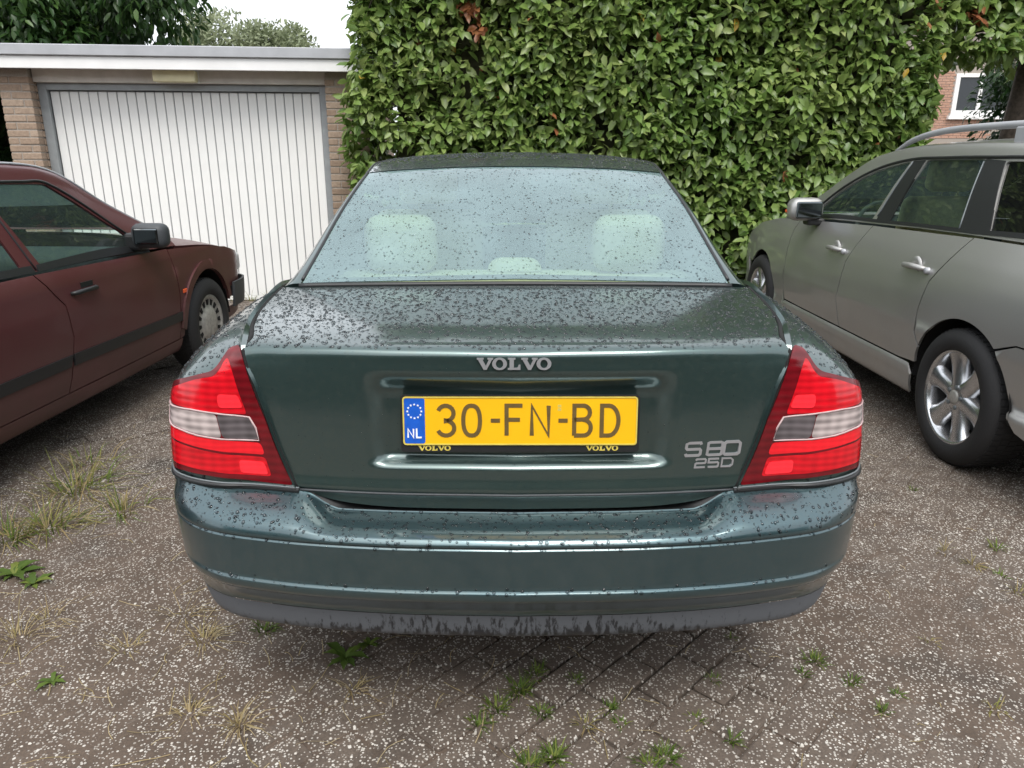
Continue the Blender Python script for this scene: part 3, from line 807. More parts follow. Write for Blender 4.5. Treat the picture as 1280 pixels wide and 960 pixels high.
    for x0 in (-.227, .147): 
        wd = empty('holder_lettering', (0, 0, 0), 0, pl); xx = x0; sc = .073/sum(slab(c)[1] for c in 'VOLVO')
        for c in 'VOLVO':
            loops, adv = slab(c)
            flatshape('letter', [[(p[0]*sc, p[1]*.0115) for p in l_] for l_ in loops], .001, 'plate_gold', wd, MP @ Matrix.Translation((xx, -.010, -.0685))); xx += adv*sc
    # --- glasshouse
    up = GU
    gl, P2, N2 = up_sheet(car, 'rear_window', up, .815, 1.445, -.94, .94, 'glass_misted', 30, 40, -.004, .004, .012)
    drops.append((P2, N2, 5000, .0012, .0036, gl, .1))
    up_sheet(gl, 'window_band', up, 1.415, 1.447, -.935, .935, 'black_trim', 3, 30, 0, 0, .012)[0].location = (0, 0, -.004)
    for sg in (-1, 1):
        up_sheet(gl, 'window_band', up, .82, 1.44, sg*.86, sg*.935, 'black_trim', 24, 3, 0, 0, .012)[0].location = (0, 0, -.005)
    up_sheet(gl, 'window_band', up, .818, .838, -.9, .9, 'black_trim', 2, 30, 0, 0, .012)[0].location = (0, 0, -.004)
    tube('window_seal', [(GU(.812, t_)[0], .806+.014*(1-abs(t_)), GU(.812, t_)[2]-.006) for t_ in np.linspace(-.96, .96, 40)], .009, 'black_trim', gl, 6)
    up_sheet(gl, 'brake_lamp', up, 1.375, 1.413, -.18, .18, 'black_trim', 3, 10, 0, .02, .012)[0].location = (0, 0, -.016)
    rf, P3, N3 = up_sheet(car, 'roof', up, 1.462, 2.76, -.965, .965, 'paint_green', 40, 44, 0, .012, .012)
    drops.append((P3[:18], N3[:18], 7000, .0014, .0052, rf, .1))
    up_sheet(car, 'windscreen', up, 2.775, 3.58, -.94, .94, 'glass_side', 24, 30, 0, .004, .0)
    def tz(y, z): return up.t_of_z(y, z)
    W1 = rounded([(1.22, tz(1.22, 1.03)), (2.30, tz(2.30, 1.005)), (2.30, tz(2.3, 1.335)), (1.80, tz(1.8, 1.325)), (1.52, tz(1.52, 1.27))], .05, 4)
    W2 = rounded([(2.40, tz(2.40, 1.00)), (3.36, tz(3.36, .98)), (3.12, tz(3.12, 1.12)), (2.82, tz(2.82, 1.30)), (2.40, tz(2.4, 1.335))], .04, 4)
    for sg in (-1, 1):
        fr = green_side(car, 'side_frame', up, [(.815, .955), (1.2, .955), (1.46, .975), (2.0, .975), (2.77, .975), (3.2, .955), (3.58, .955), (3.58, 1.99), (2.8, 1.99), (2.0, 1.99), (1.3, 1.99), (.815, 1.99)], 'paint_green', sg, .03, [W1, W2])
        for w_p in (W1, W2): green_side(fr, 'side_window', up, w_p, 'glass_side', sg, .05, (), -.010, .0)
        # bright moulding along the roof gutter and down beside the rear window
        pts = [up(y, sg*.953) for y in np.linspace(.83, 1.45, 26)]
        tube('window_seal', [(p[0], p[1], p[2]+.001) for p in pts], .0055, 'black_trim', fr, 6)
        pts = [up(y, sg*.970) for y in np.linspace(1.45, 2.77, 30)]
        tube('roof_moulding', [(p[0], p[1], p[2]-.001) for p in pts], .006, 'black_trim', rf, 6)
    # --- doors, wings, front
    for sg in (-1, 1):
        arch_r = circ(1.08, .32, .355, 0, 52, 8); arch_f = circ(3.88, .32, .355, 180, 0, 18)
        side_panel(car, 'rear_door', G, rounded([(2.335, .30), (2.335, .983), (1.505, .983), (1.505, .72)]+[(1.42, .50), (1.45, .30)], .01, 2), 'paint_green', sg)
        side_panel(car, 'front_door', G, rounded([(3.42, .30), (3.42, .93), (3.36, .975), (2.345, .983), (2.345, .30)], .01, 2), 'paint_green', sg)
        side_panel(car, 'front_wing', G, [(3.43, .26), (3.43, .94), (3.9, .90), (4.25, .80), (4.45, .68), (4.24, .62)]+circ(3.88, .32, .355, 55, 180, 16), 'paint_green', sg)
        side_panel(car, 'sill', G, [(1.45, .22), (3.5, .22), (3.5, .293), (1.45, .293)], 'paint_green', sg)
        for yy in (2.20, 3.26): box('door_handle', (sg*.905-.012, yy-.10, .835), (sg*.905+.012, yy+.02, .865), 'paint_green', car, .008, 2)
        mr = box('door_mirror', (-.10, -.08, -.07), (.10, .06, .07), 'paint_green', car, .035, 3, True); mr.location = (sg*.93, 3.20, 1.03)
        box('mirror_glass', (-.085, -.086, -.055), (.085, -.080, .055), 'mirror_glass', mr, .002)
        wheel(car, (sg*.80, 1.08, .316), sg, .316, .205, .205, 'alloy'); wheel(car, (sg*.80, 3.88, .316), sg, .316, .205, .205, 'alloy')
    sb, se = G.s_of_y(4.24), G.L
    Af = [sb+(se-sb)*i/40 for i in range(41)]
    fa = [G(a, v) for v in (.3,) for a in Af]
    P = [[G(a, v) for a in Af[:-1]]+[(0, G(se, v)[1], G(se, v)[2])]+[(-p[0], p[1], p[2]) for p in [G(a, v) for a in Af[:-1]][::-1]] for v in (.22, .26, .34, .42, .50, .58, .62, .66)]
    sheet('front_bumper', P, 'paint_green', car, .0, flip=True)
    P = []
    for k in range(15):
        u = k/14; y = 3.60+u*1.02; zc_ = .99-.30*u**2.2; xe = .755-.13*u
        P.append([(t_*xe, y-.22*abs(t_)**3*u, zc_-(.05+.03*u)*abs(t_)**2.5) for t_ in [-1+j/12 for j in range(25)]])
    sheet('bonnet', P, 'paint_green', car, .02)
    box('grille', (-.26, 4.58, .56), (.26, 4.70, .70), 'black_trim', car, .02, 2)
    for sg in (-1, 1): box('headlight', (sg*.52-.2, 4.36, .58), (sg*.52+.2, 4.56, .72), 'headlamp', car, .05, 3, True)
    # --- inside and below
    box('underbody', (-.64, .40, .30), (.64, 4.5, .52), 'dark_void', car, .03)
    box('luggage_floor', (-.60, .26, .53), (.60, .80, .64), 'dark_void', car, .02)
    box('cabin_floor', (-.70, 1.3, .53), (.70, 3.6, .60), 'dark_fabric', car, .02)
    sh_, _, _ = sheet('parcel_shelf', [[(x, y, .975+.035*(y < .95)) for x in (-.66, 0, .66)] for y in (.83, 1.0, 1.28)], 'interior_grey', car, .02)
    bs = empty('rear_bench', (0, 1.36, .55), 0, car)
    box('cushion', (-.66, .05, .0), (.66, .55, .22), 'cream_leather', bs, .06, 3, True)
    box('seat_back', (-.66, -.14, .05), (.66, .06, .46), 'cream_leather', bs, .06, 3, True)
    for x in (-.41, .41): box('headrest', (x-.13, -.12, .46), (x+.13, .0, .665), 'cream_leather', bs, .058, 5, True)
    box('headrest', (-.10, -.08, .42), (.10, .02, .51), 'cream_leather', bs, .05, 4, True)
    for x in (-.40, .40): seat(car, x, 2.3, .62, 'cream_leather')
    box('dashboard', (-.70, 3.05, .72), (.70, 3.6, .93), 'dark_fabric', car, .06, 3, True)
    for sg in (-1, 1): box('door_card', (sg*.76-.02, 1.5, .60), (sg*.76+.02, 3.3, .95), 'interior_grey', car, .015)
    for sg in (-1, 1):
        pts = [G(sg*(s_edge(v)-.001), v) for v in np.linspace(.70, .96, 16)]+[(sg*(p[0]+.001), p[1], p[2]-.004) for p in T[12:]]
        tube('lid_seal', [(p[0], p[1]+(.003 if i < 16 else 0), p[2]-.001) for i, p in enumerate(pts)], .0066, 'dark_void', car, 6)
    # --- rain beads
    rain(drops)
    return car

def rain(drops):
    for (P, N, dens, r0, r1, part, nzmin) in drops:
        P = np.asarray(P); N = np.array(N); nr, nc = P.shape[:2]
        flip = np.sum(N*(P-np.array([0, 2.4, .5])), axis=2) < 0; N[flip] *= -1
        a = P[:-1, :-1]; b = P[:-1, 1:]; c = P[1:, 1:]; d = P[1:, :-1]
        ar = np.linalg.norm(np.cross(c-a, d-b), axis=2)*.5
        nz = N[:-1, :-1, 2]
        wgt = ar*np.clip((nz-nzmin*.4)/.35, 0, 1)
        tot = wgt.sum(); n = int(min(9500, tot*dens))
        if n < 5: continue
        cum = np.cumsum(wgt.ravel())/tot
        idx = np.searchsorted(cum, np.random.rand(n)); ri, ci = np.unravel_index(np.minimum(idx, ar.size-1), ar.shape)
        u = np.random.rand(n)[:, None]; v = np.random.rand(n)[:, None]
        pt = (a[ri, ci]*(1-u)+b[ri, ci]*u)*(1-v)+(d[ri, ci]*(1-u)+c[ri, ci]*u)*v
        nn = N[ri, ci]
        rad = r0+(r1-r0)*np.random.rand(n)**3.2
        ref = np.tile(np.array([[1., .13, 0]]), (n, 1)); U = np.cross(nn, ref); U /= np.linalg.norm(U, axis=1, keepdims=True); Wv = np.cross(nn, U)
        K = 7; vs = []; el = 1+.25*np.random.rand(n)**2
        rings = [(1.0, -.05), (.80, .34), (.42, .56)]
        allv = []
        for (rr, h) in rings:
            for k in range(K):
                an = 2*math.pi*k/K
                allv.append(pt+U*(rad*rr*math.cos(an)*el)[:, None]+Wv*(rad*rr*math.sin(an))[:, None]+nn*(rad*h*.9)[:, None])
        allv.append(pt+nn*(rad*.60*.9)[:, None])
        Vv = np.stack(allv, 1).reshape(-1, 3); per = 3*K+1
        tr = []
        for q in range(2):
            for k in range(K):
                x0, x1 = q*K+k, q*K+(k+1) % K; tr += [(x0, x1, x1+K), (x0, x1+K, x0+K)]
        for k in range(K): tr.append((2*K+k, 2*K+(k+1) % K, 3*K))
        F = (np.array(tr)[None]+(np.arange(n)*per)[:, None, None]).reshape(-1, 3)
        me = bpy.data.meshes.new('rain_beads'); fill(me, Vv, F)
        o = link('rain_beads', me, 'water', part); tag(o, kind='stuff')
def fill(me, V, F):
    V = np.ascontiguousarray(V, np.float32); F = np.ascontiguousarray(F, np.int32)
    me.vertices.add(len(V)); me.vertices.foreach_set('co', V.ravel())
    k = F.shape[1]; me.loops.add(F.size); me.loops.foreach_set('vertex_index', F.ravel())
    me.polygons.add(len(F)); me.polygons.foreach_set('loop_start', np.arange(0, F.size, k, dtype=np.int32))
    me.update(calc_edges=True); me.validate()
green_car()
# ================================================================== generic parked car seen from its side
def side_car(car, plan, prof, st, paint_m, panels, windows, arches, wheel_spec, glass_m, hood, roof_span, seat_mat, trim=None, frame_m=None, wscreen=None, rear_glass=None):
    B = Body(plan, prof); U = Upper(st)
    ys = [q[0] for q in st]
    for sg in (-1, 1):
        for (nm, poly) in panels: side_panel(car, nm, B, poly, paint_m, sg, .04)
        outline, wins = windows(U)
        fr = green_side(car, 'side_frame', U, outline, frame_m or paint_m, sg, .035, [w for w, g in wins])
        for w, g in wins: green_side(fr, 'side_window', U, w, g, sg, .06, (), -.008, .0)
        for (y, z) in arches[0]: wheel(car, (sg*arches[1], y, z), sg, *wheel_spec)
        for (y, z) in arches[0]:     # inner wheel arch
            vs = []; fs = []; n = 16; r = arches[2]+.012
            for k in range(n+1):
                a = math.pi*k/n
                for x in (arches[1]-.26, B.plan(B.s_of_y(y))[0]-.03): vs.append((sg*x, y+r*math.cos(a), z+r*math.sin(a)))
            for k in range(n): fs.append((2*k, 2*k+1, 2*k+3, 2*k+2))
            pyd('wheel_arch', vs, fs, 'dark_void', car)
    # bumpers wrap round both ends
    def end(name, s0, s1, vs_, mat, flip):
        Af = [s0+(s1-s0)*i/36 for i in range(37)]
        rows = []
        for v in vs_:
            h = [B(a, v) for a in Af]
            if s0 > .01: h = [(-p[0], p[1], p[2]) for p in h]+[(p[0], p[1], p[2]) for p in h[::-1][1:]]
            else: h = [(-p[0], p[1], p[2]) for p in h[::-1]]+[p for p in h[1:]]
            rows.append(h)
        return sheet(name, rows, mat, car, .015, flip)
    return B, U, end
def loft_top(car, name, keys, mat, n=16, flange=.02):
    """keys (y, zc, xe, ze, sweep)"""
    ys = [k[0] for k in keys]; f = [pchip(ys, [k[i] for k in keys]) for i in range(1, 5)]; P = []
    for k in range(n+1):
        y = ys[0]+(ys[-1]-ys[0])*k/n; zc, xe, ze, sw = (g(y) for g in f)
        P.append([(t_*xe, y-sw*abs(t_)**3, zc+(ze-zc)*abs(t_)**2.6) for t_ in [-1+j/14 for j in range(29)]])
    return sheet(name, P, mat, car, flange)

# ------------------------------------------------------------------ silver estate on the right
def silver_estate():
    car = empty('parked_car', (3.0, 2.36, 0), R(.4))
    tag(car, 'dusty silver-grey estate with roof rails and alloy wheels, parked under the hedge opening', 'car', 'parked cars')
    plan = [(0, 0), (.45, .02), (.70, .07), (.82, .18), (.885, .40), (.918, .80), (.930, 1.3), (.932, 2.2), (.930, 3.0), (.918, 3.6), (.885, 4.1), (.80, 4.5), (.62, 4.72), (.35, 4.80), (0, 4.82)]
    prof = [(.18, .14, .15, .20, .15), (.215, .06, .06, .23, .06), (.235, .035, .04, .25, .04), (.30, .022, .02, .31, .02), (.36, .012, .0, .36, .0), (.378, .014, .0, .378, .0), (.386, .026, .0, .386, .0), (.46, .014, .004, .46, .0),
            (.575, .002, .01, .575, .0), (.590, .0, .01, .59, .0), (.606, .006, .03, .606, .01), (.70, .008, .05, .70, .04), (.82, .022, .06, .82, .2), (.92, .048, .07, .92, .4), (1.0, .082, .08, 1.0, .5), (1.06, .112, .09, 1.06, .5)]
    st = [(.10, 1.08, .78, 1.06, .80, 1.05), (.35, 1.38, .68, 1.33, .80, 1.055), (.55, 1.47, .64, 1.42, .805, 1.056), (.9, 1.50, .635, 1.455, .808, 1.055), (1.6, 1.52, .635, 1.475, .812, 1.045), (2.1, 1.515, .632, 1.470, .815, 1.03),
          (2.6, 1.475, .625, 1.425, .812, 1.015), (2.95, 1.36, .64, 1.315, .805, 1.0), (3.3, 1.19, .68, 1.155, .79, .985), (3.72, .985, .735, .985, .765, .97)]
    ra, fa = (.97, .325), (3.785, .325)
    arch = lambda c, a0, a1: circ(c[0], c[1], .372, a0, a1, 16)
    panels = [('rear_quarter', [(.30, .665), (.62, .662)]+arch(ra, 128, 28)+[(1.335, .56), (1.345, .66), (1.31, .82), (1.22, .95), (1.15, 1.052), (.6, 1.053), (.14, 1.05), (.12, .70)]),
              ('rear_door', [(1.485, .392), (2.225, .392), (2.275, .57), (2.235, .80), (2.105, 1.028), (1.158, 1.050), (1.228, .95), (1.318, .82), (1.353, .66), (1.350, .56)]+arch(ra, 26, 12)[::1]),
              ('front_door', [(2.235, .392), (3.205, .392), (3.215, .65), (3.205, .90), (3.16, .985), (2.113, 1.028), (2.243, .80), (2.284, .57)]),
              ('front_wing', [(3.215, .25), (3.225, .65), (3.215, .90), (3.17, .985), (3.6, .965), (4.0, .90), (4.3, .80), (4.5, .68), (4.24, .60)]+arch(fa, 42, 180)[0:]+[(3.40, .25)]),
              ('sill', [(1.37, .222), (3.205, .222), (3.205, .384), (1.385, .384), (1.345, .33)]),
              ('rear_bumper_side', [(.30, .24), (.55, .30)]+arch(ra, 176, 130)[::-1][::-1]+[(.62, .654), (.30, .658)])]
    def windows(U):
        t = U.t_of_z
        out = [(.14, .95), (.6, .965), (2.3, .965), (2.8, .955), (3.3, .95), (3.70, .95), (3.70, 1.97), (3.0, 1.98), (2, 1.98), (1, 1.98), (.14, 1.98)]
        W = lambda L_: rounded([(y, t(y, z)) for y, z in L_], .03, 4)
        return out, [(W([(.33, 1.10), (1.09, 1.088), (1.26, 1.40), (.80, 1.395), (.52, 1.34)]), 'glass_dark'),
                     (W([(1.30, 1.078), (2.02, 1.062), (1.95, 1.405), (1.42, 1.41)]), 'glass_side'),
                     (W([(2.20, 1.058), (3.18, 1.018), (2.92, 1.19), (2.52, 1.335), (2.12, 1.398)]), 'glass_side')]
    B, U, end = side_car(car, plan, prof, st, 'paint_silver', panels, windows, ((ra, fa), .815, .372), (.325, .215, .222, 'alloy'), 'glass_side', None, None, 'cream_leather')
    sE = B.s_of_y(.30); sF = B.s_of_y(4.24)
    rb, _, _ = end('rear_bumper', 0, sE, [.20, .24, .30, .345, .36, .378, .386, .42, .46, .55, .60, .655], 'paint_silver', False)
    end('front_bumper', sF, B.L, [.20, .24, .30, .36, .45, .55, .60, .66], 'paint_silver', True)
    end('tailgate', 0, sE*.98, [.665, .75, .85, .95, 1.04], 'paint_silver', False)
    loft_top(car, 'bonnet', [(3.70, 1.0, .765, .965, .0), (4.0, .95, .735, .90, .05), (4.35, .86, .68, .79, .12), (4.66, .70, .56, .66, .16)], 'paint_silver')
    rf, _, _ = up_sheet(car, 'roof', U, .50, 2.42, -.958, .958, 'paint_silver', 36, 36)
    up_sheet(car, 'windscreen', U, 2.43, 3.68, -.935, .935, 'glass_side', 24, 24, 0, .004)
    up_sheet(car, 'rear_window', U, .12, .49, -.935, .935, 'glass_dark', 12, 24, 0, .004)
    for sg in (-1, 1):
        # window surrounds, pillars and belt moulding
        tz = U.t_of_z
        def strip(nm, L_, mat, off=.003, fl=.006): green_side(car, nm, U, [(y, tz(y, z)) for y, z in L_], mat, sg, .04, (), off, fl)
        strip('door_pillar', [(1.985, 1.064), (2.145, 1.060), (2.085, 1.400), (1.965, 1.405)], 'black_trim')
        strip('door_pillar', [(1.085, 1.086), (1.305, 1.078), (1.42, 1.41), (1.27, 1.402)], 'black_trim')
        strip('belt_moulding', [(.30, 1.076), (1.2, 1.066), (2.1, 1.046), (3.2, .999), (3.19, 1.018), (2.1, 1.062), (1.2, 1.084), (.30, 1.094)], 'black_trim', .005)
        pts = [U(y, sg*tz(y, z)) for y, z in ((3.19, 1.018), (2.93, 1.195), (2.53, 1.345), (2.12, 1.410), (1.8, 1.418), (1.4, 1.420), (.80, 1.405), (.52, 1.35))]
        pts = catmull(pts, 6); tube('window_seal', [(p[0]+sg*.003, p[1], p[2]) for p in pts], .009, 'black_trim', car, 6)
        for y0, y1 in ((1.312, 1.425), (2.150, 2.092)):
            pts = [U(y0+(y1-y0)*k/8, sg*tz(y0+(y1-y0)*k/8, 1.08+.32*k/8)) for k in range(9)]
            tube('pillar_trim', [(p[0]+sg*.004, p[1], p[2]) for p in pts], .004, 'steel_frame', car, 6)
        for yy, zz in ((2.42, .86), (1.475, .875)):
            hx = B(sg*B.s_of_y(yy), zz)[0]
            hd = empty('door_handle', (hx, yy, zz), 0, car)
            tube('grip', [(0, -.115, .0), (sg*.028, -.10, .004), (sg*.034, -.02, .006), (sg*.030, .06, .002), (0, .085, -.002)], [.010, .014, .015, .014, .010], 'paint_silver', hd, 10)
            lathe('handle_cup', [(-.004, .0), (.004, .03), (.006, .05), (-.004, .054)], 'paint_silver', hd, 20, sg)
            lathe('key_plate', [(.0, .018), (.020, .016), (.020, 0)], 'grey_metal', hd, 14, sg).location = (0, -.125, -.006)
        m = empty('door_mirror', (B(sg*B.s_of_y(2.86), .99)[0], 2.86, 1.02), 0, car)
        box('mirror_shell', (sg*.10-.115, -.07, -.02), (sg*.10+.115, .09, .135), 'paint_silver', m, .06, 5, True)
        box('mirror_glass', (sg*.10-.088, -.078, .0), (sg*.10+.088, -.060, .112), 'mirror_glass', m, .01, 2)
        box('mirror_foot', (sg*.03-.06, -.05, -.05), (sg*.03+.06, .06, .0), 'black_trim', m, .015, 2)
        box('turn_lamp', (sg*.195-.02, .0, .03), (sg*.195+.024, .075, .055), 'orange_lens', m, .008, 2)
        # roof rail on its feet
        rail = empty('roof_rail', (0, 0, 0), 0, car)
        pts = catmull([(sg*.585, 2.46, 1.455), (sg*.580, 2.28, 1.515), (sg*.575, 2.02, 1.553), (sg*.57, 1.5, 1.565), (sg*.57, 1.0, 1.553), (sg*.575, .62, 1.515), (sg*.58, .45, 1.445)], 8)
        tube('rail_bar', pts, [.010+.008*min(1, 6*k/len(pts), 6*(len(pts)-1-k)/len(pts)) for k in range(len(pts))], 'grey_metal', rail, 8)
        for yy in (1.30, .75): box('rail_foot', (sg*.573-.02, yy-.05, 1.46), (sg*.573+.02, yy+.05, 1.555), 'grey_metal', rail, .008, 2)
        box('headlight', (sg*.62-.16, 4.30, .60), (sg*.62+.16, 4.56, .76), 'headlamp', car, .05, 3, True)
        pts = [B(sg*B.s_of_y(y), .655) for y in np.linspace(.32, .62, 12)]
        seatx = sg*.40
        seat(car, seatx, 2.30, .62, 'cream_leather', .52, .60, True, .22); seat(car, seatx, 1.28, .62, 'cream_leather', .56, .58, True, .22)
        box('door_card', (sg*.80-.02, 1.35, .60), (sg*.80+.02, 3.2, .98), 'cream_leather', car, .02)
        box('tail_light', (sg*.80-.06, .02, .75), (sg*.80+.05, .16, 1.25), 'lens_red', car, .03, 3, True)
    box('underbody', (-.60, .35, .22), (.60, 4.5, .55), 'dark_void', car, .03)
    box('cabin_floor', (-.76, .3, .56), (.76, 3.6, .62), 'dark_fabric', car, .02)
    box('luggage_cover', (-.70, .35, .98), (.70, 1.05, 1.0), 'dark_fabric', car, .005)
    box('dashboard', (-.74, 3.0, .75), (.74, 3.6, .98), 'dark_fabric', car, .06, 3, True)
    tube('steering_wheel', [(-.40+.18*math.cos(a), 2.86+.06*math.sin(a), .95+.17*math.sin(a)) for a in [2*math.pi*k/24 for k in range(24)]], .014, 'interior_grey', car, 8, True)
    return car

# ------------------------------------------------------------------ maroon saloon on the left
def maroon_car():
    yaw = R(-2.3)
    car = empty('parked_car', (-3.12, 1.22, 0), yaw)
    tag(car, 'dull maroon boxy saloon with black side strip, parked facing the garage door', 'car', 'parked cars')
    plan = [(0, 0), (.5, .02), (.74, .08), (.83, .20), (.862, .50), (.876, 1.1), (.880, 2.2), (.878, 3.2), (.868, 3.8), (.850, 4.2), (.815, 4.52), (.74, 4.66), (.55, 4.73), (.3, 4.76), (0, 4.77)]
    prof = [(.18, .14, .15, .20, .15), (.21, .07, .06, .22, .06), (.23, .05, .04, .25, .04), (.31, .026, .02, .31, .02), (.40, .010, .0, .40, .0), (.55, .002, .0, .55, .0), (.68, .0, .03, .68, .01), (.735, .003, .04, .735, .03), (.742, .010, .04, .742, .04),
            (.82, .018, .05, .82, .15), (.89, .040, .06, .89, .3), (.93, .07, .07, .93, .4)]
    st = [(.55, .96, .70, .955, .80, .91), (.95, 1.20, .66, 1.17, .805, .905), (1.25, 1.365, .625, 1.325, .808, .90), (1.6, 1.405, .62, 1.372, .812, .897), (2.2, 1.415, .62, 1.382, .815, .893), (2.62, 1.400, .618, 1.368, .815, .89), (2.80, 1.365, .618, 1.338, .813, .888), (3.15, 1.20, .645, 1.175, .808, .882), (3.66, .955, .72, .945, .795, .87)]
    ra, fa = (1.10, .312), (3.87, .312)
    arch = lambda c, a0, a1: circ(c[0], c[1], .375, a0, a1, 18)
    panels = [('rear_quarter', [(.20, .62), (.70, .40)]+arch(ra, 165, 20)+[(1.50, .50), (1.46, .90), (.2, .90)]),
              ('rear_door', [(1.50, .305), (2.262, .305), (2.335, .57), (2.315, .73), (2.185, .895), (1.47, .90), (1.51, .52)]),
              ('front_door', [(2.272, .305), (3.43, .305), (3.45, .60), (3.42, .875), (2.195, .895), (2.325, .73), (2.345, .57)]),
              ('front_wing', [(3.44, .305), (3.46, .60), (3.43, .872), (3.9, .842), (4.3, .795), (4.56, .735), (4.64, .60), (4.62, .50), (4.30, .50)]+arch(fa, 30, 180)+[(3.47, .305)]),
              ('sill', [(1.47, .212), (3.47, .212), (3.475, .298), (1.50, .298)]),
              ('front_apron', [(4.25, .26), (4.60, .28), (4.62, .345), (4.245, .345)])]
    def windows(U):
        t = U.t_of_z
        out = [(.57, .95), (1.2, .965), (2.6, .965), (3.0, .955), (3.64, .95), (3.64, 1.97), (2.5, 1.98), (1.4, 1.98), (.57, 1.98)]
        W = lambda L_: rounded([(y, t(y, z)) for y, z in L_], .025, 4)
        return out, [(W([(1.38, .935), (2.17, .930), (2.08, 1.295), (1.50, 1.285)]), 'glass_side'), (W([(2.30, .928), (3.24, .918), (3.10, 1.02), (2.67, 1.288), (2.17, 1.300)]), 'glass_side')]
    B, U, end = side_car(car, plan, prof, st, 'paint_maroon', panels, windows, ((ra, fa), .775, .375), (.312, .20, .200, 'steel'), 'glass_side', None, None, 'dark_fabric')
    fb, _, _ = end('front_bumper', B.s_of_y(4.26), B.L, [.345, .36, .40, .45, .50, .53], 'grey_plastic', True)
    fb.scale = (1.03, 1.012, 1)
    end('rear_bumper', 0, B.s_of_y(.70), [.30, .36, .45, .53, .56], 'grey_plastic', False)
    end('tail_panel', 0, B.s_of_y(.22), [.56, .7, .8, .9], 'paint_maroon', False)
    P = loft_top(car, 'bonnet', [(3.62, .958, .795, .872, .0), (4.0, .915, .80, .84, .0), (4.35, .862, .785, .79, .02), (4.55, .80, .765, .738, .03), (4.66, .72, .75, .69, .05)], 'paint_maroon', 16)
    loft_top(car, 'boot_lid', [(.06, .90, .72, .87, -.02), (.3, .94, .76, .905, .0), (.60, .955, .78, .91, .0)], 'paint_maroon', 8)
    up_sheet(car, 'roof', U, 1.32, 2.72, -.958, .958, 'paint_maroon', 30, 30)
    up_sheet(car, 'windscreen', U, 2.73, 3.62, -.935, .935, 'glass_side', 20, 24, 0, .004)
    up_sheet(car, 'rear_window', U, .60, 1.31, -.935, .935, 'glass_side', 20, 24, 0, .004)
    for sg in (-1, 1):
        tz = U.t_of_z
        side_panel(car, 'rub_strip', B, [(1.48, .435), (2.278, .435), (2.302, .490), (1.48, .490)], 'black_trim', sg, .04, (), .008, .012)
        side_panel(car, 'rub_strip', B, [(2.310, .435), (3.452, .42), (3.458, .475), (2.318, .490)], 'black_trim', sg, .04, (), .008, .012)
        side_panel(car, 'arch_lip', B, circ(fa[0], fa[1], .435, 18, 172, 18)+circ(fa[0], fa[1], .380, 174, 16, 18), 'paint_maroon', sg, .04, (), .014, .016)
        green_side(car, 'belt_moulding', U, [(y, tz(y, z)) for y, z in ((1.4, .905), (2.24, .900), (2.23, .932), (1.4, .938))], 'black_trim', sg, .04, (), .006, .008)
        green_side(car, 'belt_moulding', U, [(y, tz(y, z)) for y, z in ((2.26, .900), (3.30, .886), (3.28, .915), (2.27, .931))], 'black_trim', sg, .04, (), .006, .008)
        pts = catmull([U(y, sg*tz(y, z)) for y, z in ((3.25, .918), (3.11, 1.025), (2.68, 1.295), (2.5, 1.307), (2.17, 1.309), (1.5, 1.294))], 6)
        tube('window_seal', [(p[0]+sg*.002, p[1], p[2]) for p in pts], .008, 'black_trim', car, 6)
        pts = [U(2.255-.10*k/8, sg*tz(2.255-.10*k/8, .91+.40*k/8)) for k in range(9)]
        tube('pillar_trim', [(p[0]+sg*.0, p[1], p[2]) for p in pts], .006, 'black_trim', car, 6)
        # gutter with a bright edge
        pts = catmull([U(y, sg*.965) for y in (1.35, 1.8, 2.3, 2.7, 2.9, 3.2, 3.55)], 6)
        tube('roof_gutter', [(p[0], p[1], p[2]+.003) for p in pts], .007, 'grey_metal', car, 6)
        hx = B(sg*B.s_of_y(2.50), .775)[0]
        hd = empty('door_handle', (hx, 2.50, .775), 0, car)
        tube('grip', [(0, -.11, .0), (sg*.022, -.09, .002), (sg*.024, .07, .004), (0, .10, .004)], [.009, .012, .012, .009], 'black_trim', hd, 8)
        box('handle_recess', (-.002-sg*.004, -.02, .015), (.002-sg*.001, .08, .04), 'black_trim', hd, 0)
        lathe('lock', [(0, .016), (.006, .015), (.007, 0)], 'chrome', hd, 14, sg).location = (0, -.045, -.075)
        m = empty('door_mirror', (B(sg*B.s_of_y(3.12), .90)[0]-sg*.05, 3.12, .93), 0, car)
        box('mirror_shell', (sg*.13-.10, -.05, -.015), (sg*.13+.10, .07, .125), 'grey_plastic', m, .045, 4, True)
        box('mirror_glass', (sg*.13-.07, -.054, .012), (sg*.13+.07, -.044, .10), 'mirror_glass', m, .008, 2)
        box('mirror_foot', (sg*.03-.05, -.03, -.03), (sg*.03+.05, .08, .07), 'black_trim', m, .02, 2)
        sx = B(sg*B.s_of_y(3.50), .60)[0]
        box('side_lamp', (sx-.006, 3.50, .585), (sx+.006, 3.55, .61), 'orange_lens', car, .003)
        hx = B(sg*B.s_of_y(4.60), .63)[0]
        box('headlight', (hx*.86-.10, 4.50, .57), (hx*.86+.10, 4.70, .71), 'headlamp', car, .03, 3, True)
        seat(car, sg*.38, 2.32, .52, 'dark_fabric', .5, .58); 
    box('underbody', (-.58, .3, .22), (.58, 4.4, .50), 'dark_void', car, .03)
    box('cabin_floor', (-.72, .6, .50), (.72, 3.5, .56), 'dark_fabric', car, .02)
    box('rear_bench', (-.66, 1.1, .56), (.66, 1.30, 1.02), 'dark_fabric', car, .06, 3, True)
    box('dashboard', (-.70, 3.0, .70), (.70, 3.55, .88), 'interior_grey', car, .06, 3, True)
    for sg in (-1, 1): box('door_card', (sg*.77-.02, 1.4, .56), (sg*.77+.02, 3.3, .86), 'interior_grey', car, .02)
    return car
silver_estate(); maroon_car()
